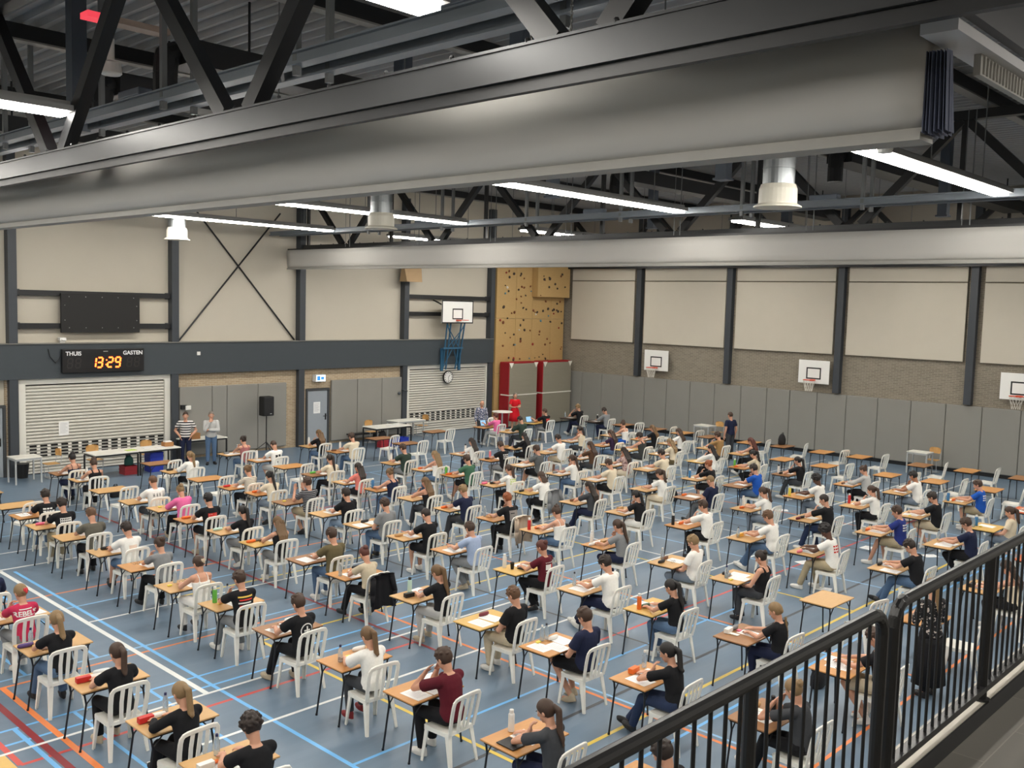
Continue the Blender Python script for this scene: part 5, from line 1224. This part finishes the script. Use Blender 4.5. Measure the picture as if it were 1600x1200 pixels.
# ------------------------------------------------------------------ the rows of candidates
SEATS = [
(1, 4.49, 16.37, 't', 0.03, 'm|dkbrown|short|navy|long|black|pants|w', 'p:0.59:0.61'),
(1, 4.58, 14.95, 't', -0.04, 'f|blond|bunclip|crimson|tee|grey|pants|h|print=REBELS', 'p:.12:.45 p:.85:.6 g:.3:.2'),
(1, 4.54, 13.39, 't', -0.1, 'f|blond|pony|black|tee|jean|pants|h', 'b:.17:.2:navycap e:.2:.45:yellow t:.27:.75:brown c:.06:.3:purple p:.6:.5'),
(1, 4.56, 11.76, 't', -0.06, 'f|brown|pony|black|tee|black|pants|w', 'x:.13:.4:red c:.5:.12:clear c:.32:.62:white e:.42:.5:yellow p:.62:.55'),
(1, 4.6, 10.15, 't', -0.1, 'f|blond|pony|black|long|black|pants|w', 'x:.13:.3:red c:.32:.25:white t:.16:.68:black b:.5:.12:navycap p:.6:.72'),
(1, 4.55, 8.83, 't', 0.01, 'm|dkbrown|curly|black|tee|black|pants|w', 'x:.12:.55:white e:.3:.45:orange b:.42:.15:navycap p:.35:.78 p:.62:.7 n:.5:.2'),
(2, 7.14, 24.52, 't', 0, 'n', ''),
(2, 7.3, 22.65, 't', 0, '', ''),
(2, 7.23, 21.46, 'o', 0.09, 'm|dkbrown|short|black|tee|jean|pants|h|print=text', 'p:.25:.35 g:.3:.4'),
(2, 7.15, 20.31, 't', 0.06, 'm|dkbrown|short|black|tee|khaki|pants|w|print=box', 'c:.25:.6:pink p:.7:.25'),
(2, 7.2, 19.07, 't', 0.09, 'm|ltbrown|short|olivegrey|tee|black|pants|w', 'p:.65:.35'),
(2, 7.24, 17.57, 't', 0.06, 'm|dkbrown|short|white|tee|jean|shorts|w|print=faint', 'b:.12:.15:clear c:.35:.25:black p:.5:.62'),
(2, 7.24, 16.26, 'o', 0.04, 'f|brown|bun|grey|tee|black|pants|h', 'g:.28:.35 p:.52:.62'),
(2, 7.17, 14.74, 't', 0.0, 'f|brown|clip|white|strap|white|pants|w', 'b:.35:.15:clear e:.15:.4:yellow g:.5:.3 p:.6:.62'),
(2, 7.24, 13.42, 't', -0.09, 'm|brown|short|black|tee|grey|pants|h|print=orange', 'b:.2:.25:green b:.55:.1:darkcap e:.24:.5:yellow c:.42:.25:brown p:.5:.7'),
(2, 7.24, 11.86, 'b', -0.1, 'm|brown|short|black|tee|black|pants|w|print=round', 'p:.25:.62 p:.6:.4 c:.72:.1:white n:.75:.3'),
(2, 7.21, 10.23, 'o', -0.1, 'f|dkblond|pony|white|loose|charcoal|pants|w', 'b:.18:.5:navycap c:.78:.1:white e:.42:.35:yellow n:.4:.4'),
(2, 7.22, 8.85, 'o', -0.01, 'm|brown|short|maroon|tee|black|pants|H', 'p:.24:.68 p:.58:.68 p:.88:.15 e:.8:.45:amber n:.62:.35'),
(2, 7.17, 7.1, 'o', -0.1, 'f|brown|longpony|charcoal|tee|navy|pants|h', 'k:.14:.6 p:.5:.6 b:.45:.1:white'),
(2, 7.2, 5.64, 'o', -0.09, 'm|dkbrown|short|black|tee|black|pants|w', 'p:0.64:0.50 p:.25:.6'),
(3, 9.73, 25.93, 'b', -0.07, 'f|black|updo|skinnavy|strap|navy|pants|w', 'p:.35:.6'),
(3, 9.76, 24.74, 't', -0.04, 'f|brown|updo|black|tank|black|pants|w', 'p:0.64:0.52 p:.25:.6 b:0.53:.1:white c:.2:.4:grey'),
(3, 9.59, 23.06, 't', 0, '', ''),
(3, 9.57, 21.43, 't', 0.1, 'm|ltbrown|crop|white|tee|charcoal|shorts|w|print=letters', 'p:0.56:0.53'),
(3, 9.72, 20.33, 't', 0.08, 'f|blond|bun|pink|sweat|black|pants|w', 'e:.25:.3:yellow p:.6:.5'),
(3, 9.67, 18.97, 'o', 0.01, 'm|black|short|black|tee|black|shorts|w|print=red', 'c:.2:.3:orange p:.5:.7'),
(3, 9.68, 17.61, 't', 0.03, 'f|black|longpony|black|tee|grey|pants|w', 'c:.15:.3:mint b:.35:.06:clear p:.6:.55'),
(3, 9.69, 16.36, 'y', 0.02, 'f|dkblond|long|black|tank|grey|pants|w', 'c:.12:.4:orange n:.35:.5 c:.38:.3:grey p:.7:.4'),
(3, 9.68, 14.73, 'b', 0.1, 'm|brown|short|olive|tee|jean|pants|w', 'p:.25:.6 p:.68:.45'),
(3, 9.66, 13.46, 'o', -0.07, 'f|auburn|bun|beige|tee|black|pants|w', 'b:.06:.55:clear p:.32:.72 p:.65:.45 c:.75:.1:black'),
(3, 9.7, 11.76, 't', 0.01, 'f|dkblond|longpony|black|tee|ltgrey|pants|w', 'b:.4:.1:mint x:.17:.5:black t:.4:.7:white p:.65:.25 p:.8:.7'),
(3, 9.62, 10.16, 'y', 0.07, 'm|ltbrown|short|black|tee|beige|pants|b', 'p:.25:.65 p:.62:.55 c:.62:.2:maroon'),
(3, 9.58, 8.78, 'o', 0.08, 'm|brown|short|navy|tee|black|shorts|b', 'p:.18:.42 p:.4:.78 p:.74:.5 b:.45:.1:clear b:.58:.1:darkcap c:.68:.25:white e:.33:.12:yellow'),
(3, 9.6, 7.2, 'o', -0.1, 'f|black|pony|black|tee|navyjean|pants|h', 'p:.25:.6 p:.65:.6 x:.45:.12:orange b:.78:.1:clear'),
(3, 9.67, 5.53, 'b', -0.09, 'f|blond|bun|charcoal|tee|black|pants|H', 'p:.35:.5 b:.5:.7 t:.55:.25:white c:.6:.1:tan'),
(4, 12.23, 25.92, 'b', 0, '', ''),
(4, 12.09, 24.47, 't', 0.1, 'f|blond|longpony|white|sweat|black|pants|w', 'c:.2:.3:black p:.55:.55'),
(4, 12.09, 22.97, 'o', 0, '', ''),
(4, 12.15, 21.54, 'o', 0.07, 'f|dkblond|bun|stripe|tee|black|pants|w', 'c:.13:.4:red p:.5:.65'),
(4, 12.28, 20.5, 'o', -0.1, 'f|black|longpony|cream|tee|greyjean|pants|w', 'c:.2:.4:orange p:.6:.5'),
(4, 12.22, 19.19, 'b', 0.1, 'm|brown|short|blackstripe|tee|khaki|shorts|c', 'e:.2:.4:yellow g:.4:.3'),
(4, 12.17, 17.64, 't', 0.1, 'm|dkbrown|short|black|tee|ltjean|pants|w', 'p:.5:.55 c:.6:.2:clear'),
(4, 12.13, 16.3, 't', 0.1, 'm|brown|short|grey|tee|jean|pants|b', 'p:.2:.7 p:.65:.7 b:.6:.1:clear b:.75:.1:clear c:.5:.4:black'),
(4, 12.16, 14.88, 't', 0.06, 'm|dkbrown|crop|black|tee|black|shorts|w', 'c:.15:.4:tan p:.45:.6 p:.75:.2'),
(4, 12.15, 13.52, 'o', 0.0, 'm|brown|short|ltblue|tee|grey|pants|h', 'p:.25:.7 p:.5:.6 b:.65:.1:clear'),
(4, 12.08, 11.75, 'y', 0.1, 'f|auburn|bun|maroon|tee|black|pants|w|print=flag', 'b:.2:.1:white u:.25:.45:black t:.42:.7:black p:.65:.4'),
(4, 12.05, 10.21, 't', 0.04, 'm|dkbrown|short|white|tee|navy|pants|w', 'b:.4:.1:darkcap p:.28:.55 p:.6:.5'),
(4, 12.04, 8.81, 'y', -0.1, 'f|black|longpony|black|tee|jean|pants|w', 'b:.12:.35:orange c:.35:.5:darkgreen p:.5:.12 p:.6:.55'),
(4, 12.0, 7.14, 'b', 0.1, 'f|blond|braid|black|tee|navy|pants|w', 't:.3:.3:white x:.33:.06:white c:.6:.04:grey p:.6:.62 e:.55:.25:pink'),
(4, 11.89, 5.6, 'o', 0.1, 'm|brown|short|black|tee|beige|shorts|w', 'p:.4:.5 p:.65:.3 n:.2:.6'),
(5, 14.73, 26.12, 't', 0.07, 'f|dkbrown|bun|rose|tank|jean|pants|h', 'p:0.51:0.59 p:.25:.6 b:0.78:.1:clear c:.2:.4:grey'),
(5, 14.84, 24.64, 'o', 0.1, 'm|brown|crop|white|tee|ltgrey|shorts|w|print=blackmark', 'p:0.64:0.52 p:.25:.6 b:0.32:.1:white'),
(5, 14.83, 23.26, 'o', 0, '', ''),
(5, 14.77, 21.77, 'b', 0.06, 'f|dkbrown|longpony|cream|tee|black|pants|w', 'c:.3:.3:green p:.6:.6'),
(5, 14.77, 20.34, 't', -0.1, 'f|dkbrown|long|salmon|tee|black|pants|w', 'p:0.53:0.65 p:.25:.6'),
(5, 14.83, 19.09, 'o', -0.1, 'f|dkblond|bun|navy|tank|jean|pants|w', 'b:.2:.2:blue p:.6:.3'),
(5, 14.78, 17.69, 't', -0.1, 'f|dkblond|long|black|strap|charcoal|pants|h', 'n:.4:.5 p:.75:.6'),
(5, 14.68, 16.27, 't', -0.1, 'm|blond|short|navy|tee|charcoal|pants|w', 'c:.15:.4:orange p:.6:.3 p:.5:.75'),
(5, 14.75, 14.92, 'o', -0.1, 'm|ginger|short|black|tee|black|pants|h|print=greybox', 'b:.2:.06:clear c:.4:.45:yellow p:.85:.75'),
(5, 14.67, 13.52, 't', -0.01, 'f|brown|updo|white|strap|jean|pants|w', 'b:.08:.3:red c:.4:.4:orange p:.62:.55'),
(5, 14.69, 11.84, 'o', -0.1, 'f|brown|longpony|grey|tee|navy|pants|h', 'c:.05:.45:white b:.22:.1:white p:.5:.35 x:.45:.5:tan p:.8:.6'),
(5, 14.6, 10.16, 't', -0.08, 'm|blond|short|white|tee|greyjean|pants|b', 'c:.14:.35:black c:.5:.12:brown b:.4:.1:clear p:.6:.58 g:.35:.7'),
(5, 14.59, 8.81, 't', -0.01, 'f|dkbrown|bun|black|tank|charcoal|pants|b', 'e:.13:.65:yellow b:.18:.4:navycap c:.36:.3:grey c:.5:.06:black p:.42:.75 p:.7:.5'),
(5, 14.61, 7.09, 't', 0, '', ''),
(5, 14.83, 5.56, 'o', 0, '', ''),
(6, 17.58, 26.03, 't', -0.1, 'f|dkblond|long|black|tee|jean|pants|h', 'b:.35:.15:white p:.6:.5'),
(6, 17.64, 24.64, 'o', 0.09, 'm|brown|short|cream|tee|jean|pants|w', 'b:.6:.1:white c:.15:.5:brown p:.6:.6'),
(6, 17.64, 21.92, 't', -0.1, 'm|brown|short|dkgreen|tee|grey|pants|w', 'p:0.50:0.56 b:0.40:.1:white'),
(6, 17.64, 20.54, 't', -0.1, 'f|blond|long|white|strap|jean|pants|w', 'p:0.59:0.61 p:.25:.6 c:.2:.4:orange'),
(6, 17.7, 19.36, 'o', -0.03, 'm|brown|short|green|tee|black|shorts|w', 'b:.1:.15:green c:.12:.5:orange p:.6:.45'),
(6, 17.56, 17.68, 't', 0.0, 'f|brown|pony|white|tee|black|pants|w|print=green', 'c:.06:.15:pink c:.35:.55:black p:.6:.4'),
(6, 17.55, 16.43, 'y', -0.1, 'f|brown|bob|white|tee|black|pants|w', 'c:.1:.3:black p:.6:.5'),
(6, 17.54, 14.87, 't', -0.1, 'f|dkbrown|long|charcoal|tee|navy|pants|h', 'c:.3:.4:brown p:.6:.6 b:.4:.05:clear'),
(6, 17.5, 13.44, 't', -0.1, 'f|black|pony|black|tee|white|pants|h', 'x:.5:.2:tan p:.35:.7'),
(6, 17.45, 11.73, 'o', 0.08, 'm|brown|short|white|tee|black|pants|h', 'b:.1:.2:black c:.4:.5:orange p:.6:.35'),
(6, 17.49, 10.2, 't', 0.1, 'm|ltbrown|short|white|tee|jean|pants|w', 'b:.15:.3:darkcap x:.3:.25:amber p:.75:.6'),
(6, 17.42, 8.77, 't', -0.1, 'm|black|curly|white|tee|khaki|pants|w|print=redtext|skin=dark', 'c:.06:.45:rose p:.35:.5 p:.7:.45 n:.75:.1'),
(6, 17.46, 7.16, 't', -0.06, 'm|dkbrown|short|black|tee|jean|pants|w', 'p:.1:.75 p:.6:.35 c:.45:.06:black'),
(6, 17.4, 5.5, 't', -0.08, 'f|brown|long|cream|strap|black|pants|w', 'x:.3:.2:black p:.4:.5 c:.55:.35:white'),
(7, 20.38, 26.16, 'b', 0, '', ''),
(7, 20.36, 24.7, 'b', 0, '', ''),
(7, 20.42, 21.92, 't', -0.1, 'f|dkbrown|long|white|tee|navy|pants|w', 'p:0.53:0.57 p:.25:.6 b:0.76:.1:white'),
(7, 20.38, 20.56, 'o', -0.1, 'm|brown|short|black|tee|grey|pants|w|print=small', 'b:.5:.06:rose c:.2:.3:black p:.7:.5'),
(7, 20.39, 19.32, 't', 0.1, 'm|brown|short|dkgrey|tee|black|shorts|w', 'p:0.56:0.58 p:.25:.6'),
(7, 20.21, 17.69, 't', -0.02, 'f|brown|longpony|white|tee|jean|pants|h', 'p:0.57:0.61 p:.25:.6 c:.2:.4:grey'),
(7, 20.29, 16.47, 't', 0.0, 'm|brown|short|cream|tee|black|shorts|w', 'p:0.64:0.64 p:.25:.6'),
(7, 20.26, 14.76, 't', -0.04, 'f|brown|pony|white|tee|cream|pants|w', 'p:0.62:0.52'),
(7, 20.24, 13.39, 'b', 0.1, 'm|blond|crop|navy|tee|grey|pants|b', 'c:.4:.15:orange p:.5:.6'),
(7, 20.18, 11.7, 't', -0.07, 'f|brown|pony|white|tee|greyjean|pants|w', 'c:.2:.4:orange b:.4:.1:darkcap b:.55:.1:white p:.6:.65'),
(7, 20.24, 10.22, 't', -0.0, 'm|dkbrown|crop|black|tee|navyjean|pants|h', 'c:.05:.6:maroon c:.3:.5:black p:.6:.6'),
(7, 20.17, 8.6, 't', 0.1, 'm|brown|short|royal|tee|khaki|shorts|w|print=text', 'u:.12:.2:clear c:.4:.2:orange p:.45:.65'),
(7, 20.18, 7.14, 't', 0.1, 'm|brown|short|navy|tee|black|pants|w', 'b:.75:.12:darkcap p:.3:.6 p:.6:.7'),
(7, 20.37, 5.45, 'r', 0, '', ''),
(8, 23.14, 26.34, 'b', 0, '', ''),
(8, 22.7, 21.78, 't', -0.1, 'f|black|hood|black|long|black|pants|w', 'x:.05:.1:tan p:.6:.5'),
(8, 22.83, 20.54, 't', 0.1, 'm|dkbrown|short|white|tee|beige|shorts|w', 'b:.4:.06:white p:.6:.5'),
(8, 22.88, 19.12, 't', -0.1, 'f|brown|long|brown|tee|charcoal|pants|h', 'p:0.51:0.64 p:.25:.6 b:0.57:.1:clear c:.2:.4:black'),
(8, 22.69, 17.68, 't', -0.1, 'f|dkbrown|long|floral|tee|cream|pants|h', 'p:0.55:0.55 p:.25:.6 b:0.29:.1:white c:.2:.4:brown'),
(8, 22.82, 16.55, 't', 0.1, 'm|dkbrown|short|cream|tee|charcoal|pants|w', 'p:0.52:0.51'),
(8, 22.67, 14.75, 't', -0.07, 'f|ginger|bun|black|tee|black|shorts|h', 'b:.25:.2:blue p:.5:.5'),
(8, 22.7, 13.44, 'b', 0.1, 'm|dkbrown|short|blue|tee|jean|pants|h', 'p:0.54:0.59'),
(8, 22.64, 11.62, 'o', 0.1, 'm|black|curly|white|tee|greyjean|pants|w|skin=dark', 'b:.1:.2:yellow p:.6:.6'),
(8, 22.65, 10.09, 't', -0.1, 'f|brown|pony|white|tee|black|pants|h', 'b:.5:.05:red p:.6:.5'),
(8, 22.67, 8.68, 't', -0.0, 'm|dkbrown|short|black|tee|beige|shorts|w', 'e:.08:.5:yellow p:.35:.4 p:.6:.6'),
(8, 22.61, 7.04, 'y', -0.1, 'f|brown|pony|cream|tee|greyjean|pants|b', 'b:.15:.05:clear b:.4:.05:blue e:.35:.3:yellow p:.65:.45'),
(9, 25.6, 26.17, 'o', 0.1, 'f|auburn|bun|pink|tee|ltgrey|pants|w', 'l:.55:.4'),
(9, 25.44, 24.65, 't', 0.1, 'm|dkbrown|short|dkgreen|sweat|charcoal|pants|w', 'x:.4:.2:tan x:.7:.2:white p:.5:.7'),
(9, 25.52, 21.72, 't', -0.1, 'f|dkbrown|pony|cream|vest|charcoal|pants|h', 'p:0.51:0.64 p:.25:.6'),
(9, 25.62, 20.4, 'o', -0.1, 'f|brown|long|purple|tee|jean|pants|w', 'p:0.52:0.61'),
(9, 25.45, 19.23, 'y', 0.1, 'm|dkbrown|short|camo|tank|charcoal|pants|w', 'p:0.52:0.57 p:.25:.6 c:.2:.4:brown'),
(9, 25.65, 18.0, 't', -0.1, 'f|blond|long|cream|tee|olive|pants|w', 'p:0.64:0.59 p:.25:.6'),
(9, 25.42, 16.35, 'y', -0.1, 'f|black|long|white|sweat|black|pants|h', 'p:0.60:0.55 p:.25:.6'),
(9, 25.5, 14.93, 'o', -0.1, 'f|black|pony|beige|tee|black|pants|w', 'b:.15:.2:green c:.1:.6:orange p:.6:.5'),
(9, 25.46, 13.46, 'b', -0.1, 'f|black|longpony|black|tee|charcoal|pants|h', 'b:.3:.1:white c:.2:.4:black p:.6:.5'),
(9, 25.38, 11.52, 'o', -0.01, 'f|brown|bun|ltgrey|long|black|pants|w', 'p:0.52:0.62 p:.25:.6 b:0.76:.1:darkcap c:.2:.4:brown'),
(9, 25.31, 10.1, 't', -0.02, 'm|black|short|white|tee|greyjean|pants|h|skin=tan', 'p:0.54:0.62'),
(9, 25.36, 8.55, 't', 0.03, 'm|brown|short|blue|tee|khaki|shorts|w|print=smallwhite', 'b:.1:.1:blue p:.4:.4 c:.3:.3:orange'),
(9, 25.43, 6.99, 'r', -0.1, 'f|brown|long|cream|tee|black|pants|w', 'p:0.62:0.60 p:.25:.6'),
(10, 28.18, 25.92, 'y', 0.1, 'm|brown|crop|black|tee|grey|pants|w|print=red', 'l:.3:.3 x:.6:.5:tan'),
(10, 27.9, 21.76, 't', 0.1, 'f|brown|updo|white|strap|blue|pants|h', 'p:0.61:0.54 p:.25:.6'),
(10, 27.97, 20.45, 't', 0.03, 'f|dkblond|long|black|tee|black|pants|w', 'p:0.54:0.64 p:.25:.6 c:.2:.4:orange'),
(10, 27.94, 19.22, 't', -0.1, 'f|brown|long|white|tee|black|pants|w', 'p:0.55:0.54 p:.25:.6'),
(10, 28.11, 17.75, 't', -0.1, 'm|brown|short|tan|tee|charcoal|pants|h', 'b:.3:.1:white p:.5:.6'),
(10, 27.92, 16.38, 't', -0.1, 'f|auburn|long|black|tank|black|pants|w', 'b:.5:.1:clear p:.55:.5'),
(10, 27.95, 14.87, 'o', 0, 'n', ''),
(10, 27.83, 13.4, 'o', 0, '', ''),
(10, 27.8, 11.41, 'o', 0, '', ''),
(10, 27.86, 10.05, 'o', 0, '', ''),
(10, 27.79, 8.56, 'o', 0, '', ''),
(10, 27.83, 7.18, 'o', 0, '', ''),
(11, 30.74, 26.19, 'k', 0.01, 'm|blond|short|black|tee|navy|pants|H', 'b:.3:.1:clear p:.5:.5'),
(11, 30.71, 24.79, 'k', 0.1, 'm|dkbrown|short|grey|long|navy|pants|w', 'b:.85:.2:black p:.5:.5'),
(11, 30.81, 23.43, 'b', 0, '', ''),
(11, 30.76, 21.82, 'b', 0, '', ''),
(11, 30.7, 20.53, 'o', 0, '', ''),
(11, 30.64, 19.3, 'b', 0, 'n', ''),
(11, 30.55, 17.57, 'o', 0, '', ''),
(11, 30.72, 16.34, 'b', 0, '', ''),
(11, 30.57, 14.79, 'o', 0, '', ''),
(11, 30.61, 13.49, 'o', 0, '', ''),
(11, 30.57, 11.47, 'b', 0, '', ''),
(11, 30.71, 10.08, 'o', 0, '', ''),
(11, 30.65, 8.5, 'b', 0, 'n', ''),
]

CHD = dict(sweat='w')
cnt = {}
ncol = {}
for s in SEATS: ncol[s[0]] = ncol.get(s[0], 0) + 1
def looks(spec, level):
    f = spec.split('|'); hc, hs, tc, sl, bc, bk = f[1:7]
    hair = HAIRD[hs]; hair = hair % HCD[hc] if '%s' in hair else hair
    topd = TOPD[sl] % CD.get(tc, tc)
    ex = dict(e.split('=') for e in f[8:] if '=' in e)
    pr = {'REBELS': " reading REBEL'S", 'box': ' with boxed print', 'greybox': ' with grey back print', 'orange': ' with orange print', 'flag': ' with flag print', 'round': ' with round logo', 'red': ' with red print', 'letters': ' with dark letters', 'blackmark': ' with black print', 'green': ' with lime print', 'redtext': ' with red print', 'text': ' with white print'}.get(ex.get('print'), '')
    b = CD.get(bc, bc); b = b if 'jeans' in b and bk != 'shorts' else b.replace(' jeans', '') + (' shorts' if bk == 'shorts' else ' trousers')
    return ('%s, %s%s' % (hair, topd, pr)) if level == 0 else '%s, %s, %s' % (hair, topd, b)
k0 = {}; k1 = {}
for s in SEATS:
    if '|' in s[5]:
        k0[looks(s[5], 0)] = k0.get(looks(s[5], 0), 0) + 1; k1[looks(s[5], 1)] = k1.get(looks(s[5], 1), 0) + 1
def place(i, j): return '%s desk from shutters, %s column from left' % (ORD[j], ORD[i])
rowc = {}
for (ci, lx, ly, wood, dx, spec, its) in SEATS:
    rowc[ci] = rowc.get(ci, 0) + 1; j = rowc[ci]; pl = place(ci, j)
    rz = random.uniform(-.02, .02); cx, cy = lx + DW / 2, ly - DD / 2
    occupied = '|' in spec
    if occupied:
        a = looks(spec, 0); b = looks(spec, 1)
        brief = 'person with ' + a if k0[a] == 1 else ('person with ' + b if k1[b] == 1 else 'person at ' + pl)
        full = 'seated person with ' + (a if k0[a] == 1 else (b if k1[b] == 1 else a + ', ' + pl))
    woodname = {'t': 'tan', 'y': 'yellow', 'o': 'orange-brown', 'b': 'brown', 'r': 'reddish', 'k': 'dark'}[wood]
    make_desk(cx, cy, rz, wood, lab16('%s exam desk %s' % (woodname, ('of ' + brief) if occupied else 'standing empty, ' + pl), '%s exam desk, %s' % (woodname, pl)))
    chx, chy = lx + .42 + dx, ly - DD - .195
    nxt = [q[2] for q in SEATS if q[0] == ci and q[2] < ly]
    if nxt: chy = max(chy, max(nxt) + .345)
    if occupied:
        up = spec.split('|')[7]; rz2 = random.uniform(-.07, .07)
        up = {'w': random.choice('wwWv'), 'h': random.choice('hhi')}.get(up, up)
        if 'l:' in its: up = 'l'
        lg = random.choice('nnxkf')
        sc = (.95 if spec[0] == 'f' else 1.0) * random.uniform(.98, 1.02)
        make_chair(chx, chy, rz2, lab16('white plastic chair of ' + brief, 'occupied white plastic chair, ' + pl))
        make_person((chx, chy + .012, 0.46 - .455 * sc), rz2, up, lg, spec, lab16(full, 'seated person at ' + pl), group='seated candidates', scale=sc, shoes=3 if 'loose' in spec else None)
    elif spec != 'n':
        make_chair(chx + random.uniform(-.03, .1), chy - (random.uniform(.0, .12) if not nxt or chy - max(nxt) > .5 else 0), random.uniform(-.25, .25), 'empty white plastic chair, ' + pl)
    k = 0; seen = {}
    codes = its.split()
    tot = {}
    for c in codes: q = c.split(':')[0] + (c.split(':')[3] if c.count(':') > 2 else ''); tot[q] = tot.get(q, 0) + 1
    us = sorted(float(c.split(':')[1]) for c in codes if c[0] == 'p')
    for c in codes:
        q = c.split(':')[0] + (c.split(':')[3] if c.count(':') > 2 else ''); extra = ''
        if tot[q] > 1:
            uu = sorted(float(d.split(':')[1]) for d in codes if d.split(':')[0] + (d.split(':')[3] if d.count(':') > 2 else '') == q); n_ = uu.index(float(c.split(':')[1]))
            extra = {0: 'left ', len(uu) - 1: 'right '}.get(n_, 'middle ')
        put_item(c, (cx, cy), rz, brief if occupied else 'nobody, ' + pl, pl, k, extra); k += c[0] == 'p'
make_desk(2.94, 9.9, 0, 'y', 'yellow exam desk cut off by the lower left picture corner')
make_chair(27.35, 26.55, PI, 'empty white plastic chair turned toward viewer near the person in red')
for i, (x, y) in enumerate(((25.9, 13.1), (17.9, 8.2), (24.2, 12.4), (22.3, 7.7), (19.5, 9.4), (21.9, 9.0))):
    o = link('floor_paper', paper_me, None, (x, y, .006)); o.rotation_euler.z = .3 * i; paint(o, paperm, faint); tag(o, 'white sheet lying on the floor, %s from the end wall' % ORD[[1, 6, 2, 3, 5, 4][i]], 'paper', 'sheets on the floor')

# ------------------------------------------------------------------ standing persons
def stand(kind, loc, rz, spec, label, sc=1.0, shoes=None, dress=None):
    J = standing(kind); t = make_person(loc, rz, None, None, spec, label, J=J, key=('st', kind, label[:20]), scale=sc, shoes=shoes)
    if dress:
        m = MB()
        rings = []
        for z, rx, ry in dress[1]: rings.append([(math.cos(a) * rx * (1 + .03 * math.sin(a * 7)), math.sin(a) * ry * (1 + .03 * math.sin(a * 7)), z) for a in [2 * PI * i / 42 for i in range(42)]])
        m.loft(rings); paint(link('skirt', m.mesh('skirt', 1, True), t), cloth(dress[0]))
    return t
stand('hip', (15.03, 28.62, 0), PI - .55, 'm|brown|crop|whiteblack|tee|navy|pants|', 'person standing in black and white striped T-shirt and dark jeans', 1.0, 1)
stand('chin', (15.75, 28.3, 0), PI - .4, 'm|greyhair|crop|ltgrey|long|jean|pants|', 'person standing hand on chin, pale grey sweater and blue jeans', 1.0, 1)
stand('down', (26.5, 26.62, 0), PI - .35, 'm|none|crop|bluefloral|long|charcoal|pants|', 'bald person in patterned blue shirt standing behind the laptop desk', .95, 1)
stand('hold', (29.9, 28.0, 0), PI - .75, 'f|greyhair|bob|red|tee|red|shorts|', 'person standing in red dress before the grey crash mat', .97, 1, ('red', ((1.02, .17, .14), (.9, .2, .16), (.7, .235, .2), (.48, .26, .22))))
stand('back', (31.02, 18.1, 0), -.3, 'm|brown|crop|navy|tee|charcoal|pants|', 'person seen from behind standing in navy T-shirt by end wall desk', 1.0, 1)
stand('look', (14.0, 4.75, 0), -.55, 'f|blond|longpony|blackfloral|long|black|pants|', 'person with blond hair standing in black patterned top and long black skirt', .98, 1, ('black', ((.9, .175, .15), (.82, .2, .17), (.55, .22, .19), (.2, .25, .22))))
# jackets and bags on and beside chairs
def jacket(ci, j, m_, lab):
    s = [q for q in SEATS if q[0] == ci][j - 1]; x, y = s[1] + .42 + s[4], s[2] - DD - .195
    y = max([y] + [q[2] + .345 for q in SEATS if q[0] == ci and q is SEATS[SEATS.index(s) + 1]])
    t = thing('jacket', (x, y, 0), lab, 'jacket', 'clothes hung on chairs')
    rings = []
    for k in range(9):
        u = k / 8; z = .92 - (0 if u < .5 else (u - .5) * 1.1); yy = -.335 - .05 * min(1, u * 2) - .02 * math.sin(k)
        ww = .23 + .03 * u
        rings.append([(-ww + 2 * ww * i / 12, yy - .018 * math.cos(i * 1.7) - .012 * u * math.sin(i * 2.3), z - .03 * abs(i - 6) / 6 * (1 if u < .5 else 2 * u)) for i in range(13)])
    vs = [p for r in rings for p in r]; fs = [(r * 13 + i, r * 13 + i + 1, r * 13 + i + 14, r * 13 + i + 13) for r in range(8) for i in range(12)]
    m = MB(); m.add(vs, fs); m.add([(p[0], p[1] - .02, p[2] + .006) for p in vs], [f[::-1] for f in fs]); m.build('back', m_, t, smooth=True)
    for sx in (-1, 1):
        m = MB(); limb(m, [V((sx * .2, -.38, .84)), V((sx * .24, -.42, .6)), V((sx * .23, -.42, .42))], [.05, .045, .035], 10); m.build('sleeve', m_, t, smooth=True)
jacket(6, 7, cloth('grey'), 'grey jacket hung over the chair of person with brown bob')
jacket(3, 10, cloth('black'), 'black jacket hung over a chair, tenth from shutters, third column')
jacket(5, 9, mat('jacket_tan', (178, 160, 140), .8), 'greyish jacket hung over chair of ginger-haired person')
for (x, y, m_, lab) in ((11.2, 25.2, 'bag_black', 'black bag on the floor near front desks, leftmost of floor bags'), (22.9, 15.1, 'bag_black', 'black bag on the floor under a chair in the middle'), (13.1, 6.0, 'bag_black', 'black and white bag under chair of person with blond braid')):
    bag('bag', x, y, .0, .75, MATS[m_], lab, black)
